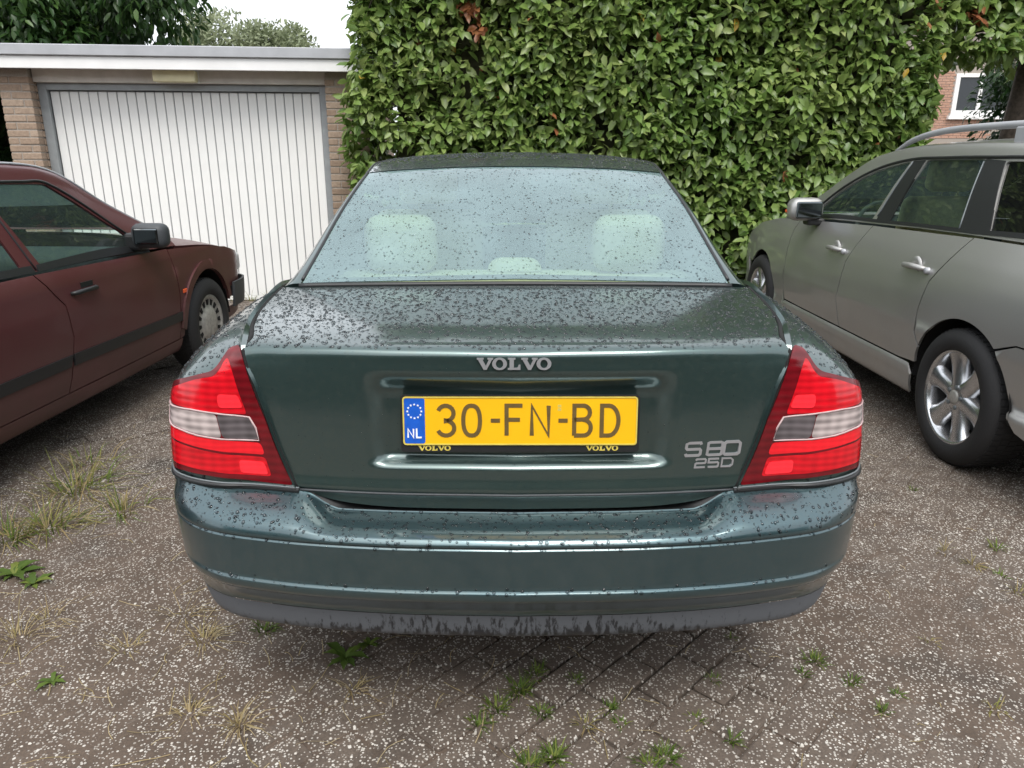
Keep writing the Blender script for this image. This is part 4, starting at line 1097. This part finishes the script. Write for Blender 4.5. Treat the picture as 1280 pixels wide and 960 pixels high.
# ================================================================== ground and paving
gs = pyd('ground', [(-60, -60, -.05), (60, -60, -.05), (60, 60, -.05), (-60, 60, -.05)], [(0, 1, 2, 3)], 'soil'); tag(gs, 'brown earth around the paved yard', kind='structure')
pv = pyd('pavement', [(-7, -3, -.012), (7.5, -3, -.012), (7.5, 9.2, -.012), (-7, 9.2, -.012)], [(0, 1, 2, 3)], 'bedding')
tag(pv, 'grey-brown block paving laid diagonally under the cars', kind='structure')
PL, PW, AN = .213, .1075, R(46)
du, dv = Vector((math.cos(AN), math.sin(AN))), Vector((-math.sin(AN), math.cos(AN)))
def paver_mesh(k):
    rng = random.Random(k); me = bevel_box_mesh('paver', (-.1015, -.0490, -.05), (.1015, .0490, 0), .0055, 2)
    for v in me.vertices:
        v.co.x += rng.uniform(-.0018, .0018); v.co.y += rng.uniform(-.0018, .0018); v.co.z += rng.uniform(-.0008, .0008)
    me.materials.append(MATS['paver']); return me
PM = [paver_mesh(k) for k in range(6)]
spots = []
org = Vector((.120-.0, 1.632)); 
for i in range(-75, 76):
    for j in range(-110, 111):
        c = org+du*((i+.5+(.5 if j % 2 else 0))*PL)+dv*((j+.5)*PW)
        if -6.8 < c.x < 7.2 and -2.5 < c.y < 9.0: spots.append(c)
def in_view(x, y):
    c, s = math.cos(R(16.9)), math.sin(R(16.9)); d = y*c+1.4*s
    if d < .3: return None
    u = 640+920*x/d; v = 480-920*(y*s-1.4*c)/d; return (u, v) if -30 < u < 1310 and v < 985 else None
def hidden_by_car(x, y): return (abs(x) < .88 and y > 2.05) or (x > 2.35) or (x < -2.4 and y < 6) 
near = sorted((c for c in spots if in_view(c.x, c.y) and not hidden_by_car(c.x, c.y)), key=lambda c: c.length)[:300]
nearset = set((round(c.x, 4), round(c.y, 4)) for c in near)
def tilt(rng, c):
    sag = .004*noise.noise(Vector((c.x*.9, c.y*.9, 3.1)))
    return Matrix.Translation((c.x+rng.uniform(-.002, .002), c.y+rng.uniform(-.002, .002), sag+rng.uniform(-.0022, .0012))) @ Matrix.Rotation(AN+rng.uniform(-.014, .014), 4, 'Z') @ Matrix.Rotation(rng.uniform(-.012, .012), 4, 'X') @ Matrix.Rotation(rng.uniform(-.009, .009), 4, 'Y')
rng = random.Random(5)
for c in near:
    o = link('paver', PM[rng.randrange(6)], None, pv, False); o.matrix_local = tilt(rng, c)
base = [np.array([v.co for v in m.vertices]) for m in PM]; bf = [[tuple(p.vertices) for p in m.polygons] for m in PM]
vs = []; fs = []
for c in spots:
    if (round(c.x, 4), round(c.y, 4)) in nearset: continue
    k = rng.randrange(6); M = np.array(tilt(rng, c)); b = len(vs)
    vs += (base[k] @ M[:3, :3].T+M[:3, 3]).tolist(); fs += [tuple(q+b for q in f) for f in bf[k]]
tag(pyd('further_pavers', vs, fs, 'paver', pv, False), kind='stuff')

# washed-in soil and grit that fills the joints and drifts over the blocks
def fbm(x, y, s, o=4):
    return noise.fractal(Vector((x*s, y*s, 1.7)), 1.0, 2.0, o)
st_ = .024; X = np.arange(-4.8, 4.6, st_); Y = np.arange(1.0, 7.2, st_); P = []
def sstep(x, a, b): 
    u = min(1, max(0, (x-a)/(b-a))); return u*u*(3-2*u)
def soil_z(x, y):
    left = 1-sstep(x, -1.0, .1); right = sstep(x, .55, 1.0)
    clean = math.exp(-(((x-.28)/.36)**2+((y-1.82)/.24)**2))+.8*math.exp(-(((x-2.3)/.35)**2+((y-3.2)/.25)**2))+.7*math.exp(-(((x+2.0)/.5)**2+((y-3.4)/.5)**2))
    n1 = fbm(x, y, 1.9); n2 = fbm(x+7, y, 6.0, 3); n3 = noise.noise(Vector((x*38, y*38, 0)))
    return -.0085+.0048*n1+.0022*n2+.0012*n3+.0088*left+.0078*right-.0075*clean
P = [[(x, y, soil_z(x, y)) for x in X] for y in Y]
so, _, _ = sheet('loose_soil', P, 'soil', None, 0); tag(so, 'brown soil and grit washed over the paving blocks', 'soil', kind='stuff')
# pebbles
vs = []; fs = []; rng = random.Random(11)
for k in range(5200):
    y = 1.15+4.8*rng.random()**1.9; x = rng.uniform(-1, 1)*(.75*y+.35); r = .0018+.0042*rng.random()**3
    if hidden_by_car(x, y): continue
    z = max(soil_z(x, y), -.001)+r*.25; b = len(vs); a = rng.uniform(0, 6.28); e = rng.uniform(.65, 1.2)
    for (px_, py_, pz_) in ((1, 0, 0), (.3, .9, .05), (-.8, .5, 0), (-.7, -.6, 0), (.35, -.85, .05), (0, 0, .75)):
        X0, Y0 = px_*r*e, py_*r; vs.append((x+X0*math.cos(a)-Y0*math.sin(a), y+X0*math.sin(a)+Y0*math.cos(a), z+pz_*r))
    for i in range(5): fs.append((b+i, b+(i+1) % 5, b+5))
tag(pyd('pebbles', vs, fs, 'pebble'), 'pale loose pebbles scattered over the paving', 'pebbles', kind='stuff')

# ------------------------------------------------------------------ weeds and straw
def tint_attr(me, vals):
    at = me.attributes.new('tint', 'FLOAT', 'POINT'); at.data.foreach_set('value', np.asarray(vals, np.float32))
def blades(rng, n, ln, spread, t0, t1, flat=.5, wid=.0022):
    vs = []; fs = []; tv = []
    for k in range(n):
        a = rng.uniform(0, 6.283); r0 = spread*rng.random()**.7*.55; L_ = ln*rng.uniform(.45, 1.1); lean = rng.uniform(.25, 1.25)*flat*2; w = wid*rng.uniform(.7, 1.4)
        bx, by = r0*math.cos(a+rng.uniform(-1, 1)), r0*math.sin(a+rng.uniform(-1, 1)); tt = rng.uniform(t0, t1); b = len(vs)
        tw = a+1.57+rng.uniform(-.5, .5)
        for s in range(4):
            u = s/3; ou = L_*u*math.sin(min(1.5, lean*(.45+.75*u))); up = L_*u*math.cos(min(1.5, lean*(.45+.75*u)))
            x, y, z = bx+ou*math.cos(a), by+ou*math.sin(a), up-.004
            ww = w*(1-u)**.6 if s < 3 else .0002
            vs += [(x-ww*math.cos(tw), y-ww*math.sin(tw), z), (x+ww*math.cos(tw), y+ww*math.sin(tw), z+.0004)]; tv += [tt, tt]
        for s in range(3): fs.append((b+2*s, b+2*s+1, b+2*s+3, b+2*s+2))
    return vs, fs, tv
def tuft(name, x, y, n, ln, spread, t0, t1, label, group, seed, flat=.5, wid=.0022):
    rng = random.Random(seed); vs, fs, tv = blades(rng, n, ln, spread, t0, t1, flat, wid)
    o = pyd(name, vs, fs, 'grass_blade'); tint_attr(o.data, tv); o.location = (x, y, -.002); tag(o, label, 'weed', group); return o
def gnd(u, v):
    x = (u-640)/920; yy = -(v-480)/920; c, s = math.cos(R(16.9)), math.sin(R(16.9))
    d = Vector((x, c+yy*s, -s+yy*c)); t_ = -1.4/d.z; return d.x*t_, d.y*t_
GL = 'small green grass tuft growing in a paving joint behind the green car'
GRN = [(650, 862, 60, .05, .05), (668, 842, 50, .04, .05), (620, 885, 45, .045, .05), (600, 905, 30, .04, .04), (720, 850, 34, .03, .03), (678, 890, 34, .035, .03), (762, 885, 26, .03, .03), (692, 946, 60, .045, .04), (660, 958, 50, .05, .05),
       (832, 946, 50, .045, .04), (812, 958, 50, .04, .05), (912, 797, 16, .025, .02), (893, 850, 20, .03, .03), (1019, 826, 40, .04, .04), (1003, 842, 24, .035, .03), (1064, 852, 26, .035, .03), (1122, 868, 20, .03, .02), (1104, 888, 22, .03, .025),
       (915, 925, 22, .035, .03), (870, 900, 18, .03, .03), (775, 905, 22, .03, .03), (330, 788, 36, .05, .05)]
for k, (u, v, n, ln, sp) in enumerate(GRN):
    x, y = gnd(u, v); tuft('grass_tuft', x, y, int(n*1.3), ln, sp, .05, .48, GL, 'green tufts in the paving joints', 100+k)
GR2 = [(1245, 685, 30, .05, .04), (1140, 612, 16, .04, .03), (1250, 720, 14, .04, .03)]
for k, (u, v, n, ln, sp) in enumerate(GR2):
    x, y = gnd(u, v); tuft('grass_tuft', x, y, n, ln, sp, .2, .5, 'small green grass tuft behind the rear wheel of the silver estate', 'green tufts by the estate', 150+k)
DRY = [(255, 800, 60, .10, .06), (160, 812, 44, .09, .05), (22, 800, 40, .14, .06), (60, 775, 34, .10, .05), (300, 905, 46, .09, .04), (236, 893, 40, .08, .04), (230, 770, 30, .12, .05), (440, 862, 30, .09, .05)]
for k, (u, v, n, ln, sp) in enumerate(DRY):
    x, y = gnd(u, v); tuft('dry_grass_tuft', x, y, n, ln, sp, .66, 1., 'straw-coloured dry grass tuft on the soil left of the green car', 'dry tufts on the soil', 200+k, .8, .0016)
DR2 = [(1216, 706, 30, .06, .04), (1242, 886, 26, .05, .03), (1180, 690, 12, .06, .03), (1160, 802, 22, .045, .03), (732, 905, 26, .045, .03), (1272, 740, 20, .06, .03)]
for k, (u, v, n, ln, sp) in enumerate(DR2):
    x, y = gnd(u, v); tuft('dry_grass_tuft', x, y, n, ln, sp, .52, .85, 'small yellowed grass tuft in the pebbly paving right of the green car', 'yellow tufts in the pebbly paving', 230+k, .7, .0018)
for k, (u, v, n, ln, sp) in enumerate([(95, 612, 130, .20, .22), (60, 660, 120, .18, .2), (150, 640, 60, .16, .15), (10, 675, 80, .16, .15), (110, 580, 60, .16, .18)]):
    x, y = gnd(u, v); tuft('grass_clump', x, y, n, ln, sp, .2, .95, 'half dry grass clump beside the maroon saloon', 'grass clumps beside the maroon car', 260+k, .75, .0024)
for k in range(7):
    a = -2.9+.16*k; tuft('door_weed', a+.1*random.random(), 7.42+(a+4.36)*.105, 22, .16, .10, .3, .9, 'thin weed growing at the foot of the white garage door', 'weeds along the garage door', 280+k, .35, .003)
# broad-leaved weeds
def rosette(u, v, n, ln, label, seed, group=None):
    rng = random.Random(seed); vs = []; fs = []; tv = []
    for k in range(n):
        a = 2*math.pi*k/n+rng.uniform(-.4, .4); L_ = ln*rng.uniform(.6, 1.1); rise = rng.uniform(.25, .9); b = len(vs); tt = rng.uniform(.05, .45)
        for s in range(6):
            q = s/5; w = L_*.17*math.sin(math.pi*min(.97, .12+q*.88))*(1.25 if s % 2 else .85)
            x, y, z = L_*q*math.cos(a), L_*q*math.sin(a), L_*rise*(q-q*q*.75)
            for sg in (-1, 0, 1): vs.append((x-sg*w*math.sin(a), y+sg*w*math.cos(a), z+abs(sg)*w*.35)); tv.append(tt)
        for s in range(5):
            for c in (0, 1): i = b+3*s+c; fs.append((i, i+1, i+4, i+3))
    o = pyd('leafy_weed', vs, fs, 'grass_blade'); tint_attr(o.data, tv); x, y = gnd(u, v); o.location = (x, y, 0); tag(o, label, 'weed', group)
rosette(432, 822, 9, .075, 'broad-leaved green weed under the left of the rear bumper', 1)
rosette(462, 806, 7, .05, 'low green seedling weed close under the rear bumper', 4)
rosette(18, 718, 9, .09, 'dandelion-like rosette on the soil by the maroon saloon', 2)
rosette(42, 730, 7, .07, 'smaller toothed rosette next to the dandelion-like rosette', 5)
rosette(66, 852, 6, .05, 'tiny green rosette on the gritty soil below the dry tufts', 3)
# straw litter
rng = random.Random(21); vs = []; fs = []; tv = []
for k in range(420):
    y = 1.25+2.6*rng.random()**1.5; x = rng.uniform(-.72*y-.2, .25) if rng.random() < .82 else rng.uniform(.2, .75*y)
    if hidden_by_car(x, y): continue
    a = rng.uniform(0, 6.28); L_ = rng.uniform(.02, .13)*(1 if x < 0 else .5); w = rng.uniform(.0005, .0013); b = len(vs); cv = rng.uniform(-1.2, 1.2); px_, py_ = x, y; tt = rng.uniform(.7, 1)
    for s in range(5):
        z = max(soil_z(px_, py_), 0)+.001+.006*math.sin(math.pi*s/4)*rng.random()
        vs += [(px_-w*math.sin(a), py_+w*math.cos(a), z), (px_+w*math.sin(a), py_-w*math.cos(a), z+.0005)]; tv += [tt, tt]
        px_ += L_/4*math.cos(a); py_ += L_/4*math.sin(a); a += cv*.25
    for s in range(4): fs.append((b+2*s, b+2*s+1, b+2*s+3, b+2*s+2))
o = pyd('straw_litter', vs, fs, 'grass_blade'); tint_attr(o.data, tv); tag(o, 'dry straw bits strewn over the soil and paving', 'straw', kind='stuff')

# ================================================================== garage
GA = empty('garage', (-4.36, 7.40, 0), R(6)); tag(GA, 'flat-roofed brick garage with white ribbed up-and-over door', 'garage')
def brick_pillar(x0, x1, y0, y1, h):
    pr = box('brick_pillar', (x0+.006, y0+.006, -.02), (x1-.006, y1, h), 'mortar', GA, 0)
    rng = random.Random(int(x0*100)); ch = .0668; n = int(h/ch)
    variants = {}
    for r_ in range(n):
        z0 = r_*ch+.008; xs = [x0]; L_ = .20
        first = L_ if r_ % 2 == 0 else L_*.5
        x = x0+first
        while x < x1-.04: xs.append(x); x += L_+.010
        xs.append(x1)
        for a, b in zip(xs[:-1], xs[1:]):
            key = round(b-a, 3)
            if key not in variants: variants[key] = bevel_box_mesh('brick', (0, 0, 0), (b-a-(.010 if b < x1 else 0), .10, .054), .004); variants[key].materials.append(MATS['brick_tan'])
            o = link('brick', variants[key], None, pr, False); o.location = (a, y0+rng.uniform(-.003, .003), z0+rng.uniform(-.001, .001))
        if r_ % 1 == 0:   # side of the pillar next to the door
            for xx in ((x1-.004,) if x0 < 0 else (x0-.006,)):
                if 'side' not in variants: variants['side'] = bevel_box_mesh('brick', (0, 0, 0), (.010, .13, .054), .003); variants['side'].materials.append(MATS['brick_tan'])
                if x0 < 0: o = link('brick', variants['side'], None, pr, False); o.location = (xx, y0+.104, z0)
brick_pillar(-.355, -.085, -.13, .12, 2.20)
brick_pillar(2.575, 2.97, -.13, .12, 2.20)
dr = empty('garage_door', (0, .05, 0), 0, GA)
box('door_sheet', (.0, .014, .045), (2.50, .03, 2.03), 'grey_metal', dr, 0)
sw = 2.50/29; sm_ = bevel_box_mesh('door_slat', (.005, -.002, .05), (sw-.005, .016, 2.025), .0045, 2); sm_.materials.append(MATS['white_door'])
for k in range(29): o = link('door_slat', sm_, None, dr, False); o.location = (k*sw, 0, 0)
box('door_bottom_rail', (.0, -.006, .005), (2.50, .03, .048), 'white_door', dr, .003)
fr = empty('door_frame', (0, 0, 0), 0, GA)
box('frame_post', (-.082, .0, 0), (-.004, .09, 2.10), 'frame_grey', fr, .003); box('frame_post', (2.504, .0, 0), (2.572, .09, 2.10), 'frame_grey', fr, .003)
box('frame_head', (-.004, .002, 2.034), (2.504, .09, 2.094), 'frame_grey', fr, .003)
box('lintel', (-.083, -.06, 2.096), (2.573, .10, 2.30), 'beige_panel', GA, .004)
box('fascia_board', (-3.2, -.29, 2.19), (3.3, -.255, 2.295), 'white_board', GA, .003)
box('roof_trim', (-3.22, -.315, 2.297), (3.32, -.23, 2.39), 'grey_metal', GA, .006)
box('soffit', (-3.2, -.254, 2.235), (3.3, -.10, 2.250), 'beige_panel', GA, 0)
box('flat_roof', (-3.2, -.228, 2.255), (3.3, 5.2, 2.365), 'roof_tar', GA, .004)
box('side_wall', (2.60, .13, -.02), (2.95, 5.1, 2.21), 'brick_tan', GA, 0); box('side_wall', (-.345, .13, -.02), (-.10, 5.1, 2.21), 'brick_tan', GA, 0)
box('rear_wall', (-3.2, 5.0, -.02), (2.95, 5.2, 2.21), 'brick_tan', GA, 0); box('side_wall', (-3.2, -.1, -.02), (-3.05, 5.0, 2.21), 'brick_tan', GA, 0)
lp = box('wall_lamp', (1.02, -.17, 2.10), (1.40, -.065, 2.20), 'lamp_plastic', GA, .012, 2)
box('lamp_base', (1.01, -.064, 2.095), (1.41, -.061, 2.205), 'white_board', lp, 0)

# ================================================================== foliage
LEAF = np.array([(0, 0, 0), (0, .33, .02), (-.5, .30, .09), (.5, .30, .09), (0, .68, .0), (-.42, .70, .07), (.42, .70, .07), (0, 1.0, -.07)])   # x width, y length, z normal
LF = np.array([(0, 1, 2), (0, 3, 1), (1, 4, 5), (1, 5, 2), (1, 3, 6), (1, 6, 4), (4, 7, 5), (4, 6, 7)])
def frames(dirs, nrm):
    a = dirs/np.linalg.norm(dirs, axis=1, keepdims=True); n = nrm-a*np.sum(nrm*a, 1, keepdims=True); n /= np.linalg.norm(n, axis=1, keepdims=True)+1e-9
    return np.cross(a, n), a, n
def cloud(name, C, dirs, nrm, ln, wd, tint, mat, parent):
    w, a, n = frames(dirs, nrm); k = len(C)
    V = C[:, None]+w[:, None]*(LEAF[None, :, 0:1]*wd[:, None, None])+a[:, None]*(LEAF[None, :, 1:2]*ln[:, None, None])+n[:, None]*(LEAF[None, :, 2:3]*ln[:, None, None])
    F = (LF[None]+(np.arange(k)*8)[:, None, None]).reshape(-1, 3)
    me = bpy.data.meshes.new(name); fill(me, V.reshape(-1, 3), F); tint_attr(me, np.repeat(tint, 8))
    o = link(name, me, mat, parent); tag(o, kind='stuff'); return o
rs = np.random.RandomState(3)
def nz(p, s, o=3): return np.array([noise.fractal(Vector((q[0]*s, q[1]*s, q[2]*s)), 1.0, 2.0, o) for q in p])
HG = empty('laurel_hedge', (1.2, 7.6, 0)); tag(HG, 'tall clipped laurel hedge behind the cars, arched over a gap at one end', 'hedge')
def face(n, lo, hi, nrm, din):
    p = lo+(hi-lo)*rs.rand(n, 3); nrm = np.array(nrm, float)
    b = nz(p, 1.1)*.14+nz(p, 3.6, 2)*.07
    dep = np.minimum(rs.exponential(.09, n), .34)
    p = p+nrm*(b-dep)[:, None]
    d = nrm*.45+rs.normal(0, .55, (n, 3))+np.array([0, 0, -.35]); nn = nrm*.75+np.array([0, 0, .75])+rs.normal(0, .42, (n, 3))
    return p, d, nn, dep
v3 = lambda *a: np.array(a, float)
parts = [face(24500, v3(-1.45, 7.15, .12), v3(3.86, 7.15, 4.3), (0, -1, 0), 1), face(9500, v3(3.85, 7.15, 2.34), v3(8.2, 7.15, 4.3), (0, -1, 0), 1), face(4200, v3(-1.45, 7.1, .1), v3(-1.45, 8.5, 4.3), (-1, 0, 0), 1),
         face(2600, v3(3.86, 7.1, .1), v3(3.86, 8.0, 2.4), (1, 0, 0), 1), face(1700, v3(4.0, 7.1, 2.34), v3(8.2, 8.3, 2.34), (0, 0, -1), 1), face(5200, v3(-1.4, 7.1, 4.3), v3(8.2, 8.5, 4.3), (0, 0, 1), 1)]
C = np.concatenate([q[0] for q in parts]); D = np.concatenate([q[1] for q in parts]); Nn = np.concatenate([q[2] for q in parts]); dep = np.concatenate([q[3] for q in parts])
# thin spots where the twigs show
hol = nz(C, 1.7, 2); keep = ~((hol < -.42) & (dep < .14)); C, D, Nn, dep = C[keep], D[keep], Nn[keep], dep[keep]
k = len(C); ln = rs.uniform(.08, .148, k); wd = ln*rs.uniform(.40, .52, k)
tint = np.clip(.34+.20*nz(C, .9)+rs.normal(0, .16, k), .02, .90)
q = rs.rand(k); tint[q < .0018] = .965; tint[q > .9975] = 1.0
for (x, z) in ((-.35, 2.62), (-.32, 2.52), (4.15, 2.66), (-.38, 2.70)):
    m = np.hypot(C[:, 0]-x, C[:, 2]-z) < .075; tint[m & (C[:, 1] < 7.4)] = 1.0
# the most visible leaves are objects of their own
vis = np.where((C[:, 1] < 7.06) & (C[:, 2] < 2.7) & (C[:, 2] > 1.0) & (C[:, 0] > -1.5) & (C[:, 0] < 4.6))[0]
vis = vis[np.argsort(C[vis, 1])][:300]; rest = np.ones(k, bool); rest[vis] = False
org_h = np.array([1.2, 7.6, 0])
cloud('foliage', C[rest]-org_h, D[rest], Nn[rest], ln[rest], wd[rest], tint[rest], 'laurel_leaf', HG)
LM = []
for t_ in (.1, .25, .35, .5, .65, .8, .965, 1.0):
    me = bpy.data.meshes.new('leaf'); fill(me, LEAF, LF); tint_attr(me, [t_]*8); me.materials.append(MATS['laurel_leaf']); me.polygons.foreach_set('use_smooth', [True]*8); LM.append((t_, me))
w_, a_, n_ = frames(D[vis], Nn[vis])
for i, ix in enumerate(vis):
    me = min(LM, key=lambda q: abs(q[0]-tint[ix]))[1]
    o = link('leaf', me, None, HG, False)
    M = Matrix.Identity(4); L_, W_ = ln[ix], wd[ix]
    for r_ in range(3): M[r_][0] = w_[i][r_]*W_; M[r_][1] = a_[i][r_]*L_; M[r_][2] = n_[i][r_]*L_; M[r_][3] = C[ix][r_]-org_h[r_]
    o.matrix_local = M
# twiggy inside
def lump(name, lo, hi, mat, parent, amp=.08, n=26, off=(0, 0, 0)):
    bm = bmesh.new(); bmesh.ops.create_cube(bm, size=1)
    bmesh.ops.subdivide_edges(bm, edges=bm.edges[:], cuts=n, use_grid_fill=True)
    for v in bm.verts:
        p = Vector([lo[i]+(v.co[i]+.5)*(hi[i]-lo[i]) for i in range(3)]); d = noise.noise_vector(p*2.3)*amp; v.co = p+d-Vector(off)
    me = bpy.data.meshes.new(name); bm.to_mesh(me); bm.free(); return link(name, me, mat, parent)
lump('twigs', (-1.12, 7.5, .05), (3.62, 8.2, 4.0), 'twig_core', HG, .10, 24, org_h)
lump('twigs', (3.64, 7.5, 2.62), (8.0, 8.1, 4.0), 'twig_core', HG, .10, 18, org_h)
def limb(name, pts, r0, r1, parent, mat='bark'):
    pts = catmull(pts, 5); return tube(name, pts, [r0+(r1-r0)*i/(len(pts)-1) for i in range(len(pts))], mat, parent, 9)
for x in (-.8, .3, 1.5, 2.7): limb('stem', [(x-1.2, -.1, 0), (x-1.15, -.05, .6), (x-1.25, 0, 1.3)], .05, .03, HG)
limb('trunk', [(4.98-1.2, .25, 0), (4.97-1.2, .22, 1.0), (5.02-1.2, .2, 1.9), (5.1-1.2, .2, 2.9)], .11, .08, HG)
for k_ in range(70):     # bare twigs at the face
    x = rs.uniform(-1.4, 3.8); z = rs.uniform(.4, 3.2)
    if k_ % 5 == 0: limb('twig', [(x-1.2, -.20, z), (x-1.2+rs.uniform(-.2, .2), -.3, z+.2), (x-1.2+rs.uniform(-.3, .3), -.38, z+.42)], .006, .003, HG)

def tree(name, base, crown_c, crown_r, nleaf, leaf, mat, label, group, seed, trunk_r=.14, droop=.5, lobes=14, tbase=.45):
    r_ = np.random.RandomState(seed); T = empty(name, base); tag(T, label, 'tree', group)
    cc = np.array(crown_c)-np.array(base); cr = np.array(crown_r)
    L_ = r_.normal(0, 1, (lobes, 3)); L_ /= np.linalg.norm(L_, axis=1, keepdims=True); L_ = cc+L_*cr*r_.uniform(.35, .8, (lobes, 1)); lr = cr.mean()*r_.uniform(.28, .48, lobes)
    idx = r_.randint(0, lobes, nleaf); d = r_.normal(0, 1, (nleaf, 3)); d /= np.linalg.norm(d, axis=1, keepdims=True)
    P = L_[idx]+d*(lr[idx]*r_.rand(nleaf)**.35)[:, None]
    dirs = d*.6+r_.normal(0, .5, (nleaf, 3))+np.array([0, 0, -droop]); nn = d*.5+np.array([0, 0, .9])+r_.normal(0, .4, (nleaf, 3))
    ln = leaf*r_.uniform(.6, 1.2, nleaf); tint = np.clip(tbase+.25*nz(P, .8, 2)+r_.normal(0, .14, nleaf), 0, 1)
    cloud('crown', P, dirs, nn, ln, ln*.38, tint, mat, T)
    limb('trunk', [(0, 0, -.05), (.05, .02, cc[2]*.4), (cc[0]*.7, cc[1]*.7, cc[2]*.8), tuple(cc)], trunk_r, trunk_r*.4, T)
    for q in L_[:7]: limb('limb', [(cc[0]*.5, cc[1]*.5, cc[2]*.55), tuple((cc*.5+q*.5)+np.array([0, 0, -.1])), tuple(q)], trunk_r*.4, trunk_r*.12, T)
    return T
tree('evergreen_tree', (-6.5, 11.6, 0), (-6.4, 11.5, 3.6), (2.1, 1.5, 2.3), 14000, .17, 'evergreen_leaf', 'dark large-leaved evergreen tree rising close behind the garage roof', None, 31, .14, .75, 22, .45)
tree('evergreen_tree', (-9.2, 11.0, 0), (-9.2, 11.0, 3.2), (2.0, 1.5, 2.4), 9000, .17, 'evergreen_leaf', 'brighter green evergreen tree at the outer end of the garage roof', None, 32, .14, .75, 18, .62)
tree('evergreen_bush', (-5.7, 9.0, 0), (-5.5, 8.7, 1.2), (.8, .6, 1.2), 4200, .12, 'evergreen_leaf', 'dark bush in the shade beside the brick garage pillar', None, 33, .06, .3, 10, .1)
tree('distant_tree', (-11.2, 30, 0), (-11.0, 30, 5.0), (1.9, 1.8, 2.3), 9000, .22, 'hazed_leaf', 'distant tree, leaves coloured pale for haze, with rounded top seen over the garage roof', None, 34, .2, .2, 20)
tree('distant_tree', (-8.6, 31, 0), (-8.7, 31, 4.9), (1.9, 1.8, 2.2), 8000, .22, 'hazed_leaf', 'distant tree, leaves coloured pale for haze, with flat top standing next to the hedge end', None, 35, .2, .2, 20)
tree('shade_tree', (8.6, 11.2, 0), (8.35, 11.0, 2.5), (1.75, 1.4, 1.7), 15000, .12, 'evergreen_leaf', 'dark evergreen tree filling the gap beneath the hedge arch', None, 36, .16, .3, 22, .18)
tree('garden_shrub', (6.1, 10.2, 0), (6.1, 10.2, .82), (1.0, .8, .75), 7000, .10, 'evergreen_leaf', 'low green shrub seen over the roof rails of the silver estate', None, 37, .06, .3, 14, .5)
# ------------------------------------------------------------------ house beyond the gap
HS = empty('brick_house', (13.5, 22.0, 0)); tag(HS, 'pinkish brick house with a white window far beyond the hedge gap', 'house')
wl = box('wall', (-3.0, 0, 0), (5.0, 6.0, 5.4), 'mortar', HS, 0)
bmv = {}
for r_ in range(26):
    for c_ in range(14):
        x0 = -2.2+c_*.215+(.107 if r_ % 2 else 0); z0 = 2.0+r_*.068
        if -1.30 < x0 < .35 and 2.5 < z0 < 3.75: continue
        if 'b' not in bmv: bmv['b'] = bevel_box_mesh('brick', (0, -.012, 0), (.205, .05, .058), .004); bmv['b'].materials.append(MATS['brick_pink'])
        if 11.0 < 13.5+x0 < 13.4: link('brick', bmv['b'], None, wl, False).location = (x0, -.0, z0)
wd_ = empty('window', (0, 0, 0), 0, HS)
for (a, b, c, d) in ((-1.20, .30, 2.60, 2.74), (-1.20, .30, 3.60, 3.70), (-1.20, -1.08, 2.74, 3.60), (.18, .30, 2.74, 3.60), (-.52, -.42, 2.74, 3.60)): box('frame', (a, -.06, c), (b, .04, d), 'white_board', wd_, .004)
box('pane', (-1.08, -.02, 2.74), (.18, -.01, 3.60), 'window_dark', wd_, 0); box('sill', (-1.28, -.12, 2.50), (.38, .0, 2.597), 'white_board', wd_, .006)
pyd('roof', [(-3.3, -.5, 5.4), (5.3, -.5, 5.4), (5.3, 3, 7.6), (-3.3, 3, 7.6), (-3.3, 6.5, 5.4), (5.3, 6.5, 5.4)], [(0, 1, 2, 3), (3, 2, 5, 4), (0, 3, 4), (1, 5, 2)], 'roof_tar', HS, False)

# ------------------------------------------------------------------ unseen trees and hedge added behind the camera to darken paint reflections
for k_, (x, h) in enumerate(((-9, 6.2), (-5.2, 5.4), (-1.4, 6.4), (2.4, 5.6), (6.2, 6.6), (10, 5.8))):
    tree('sky_block_tree', (x, -9.5, 0), (x, -9.5, h*.52), (2.6, 1.5, h*.50), 3600, .34, 'evergreen_leaf', 'unseen broad evergreen tree added behind the camera to darken the paintwork', 'unseen trees added for the reflections', 60+k_, .2, .3, 20, .3)
YH = empty('sky_block_hedge', (0, -8.6, 0)); tag(YH, 'long dark unseen hedge added before the tree row to block reflected sky', 'hedge')  # added to close the sky gaps between the crowns in reflections
lump('twigs', (-14, -.5, .0), (14, .5, 4.0), 'twig_core', YH, .15, 30)
r_ = np.random.RandomState(8); n_l = 16000; C_ = np.stack([r_.uniform(-14.2, 14.2, n_l), r_.uniform(.45, .75, n_l), r_.uniform(.05, 4.4, n_l)], 1)
cloud('foliage', C_, r_.normal(0, .6, (n_l, 3))+np.array([0, .4, -.3]), r_.normal(0, .4, (n_l, 3))+np.array([0, .7, .7]), r_.uniform(.12, .24, n_l), r_.uniform(.06, .11, n_l), r_.uniform(.1, .7, n_l), 'evergreen_leaf', YH)
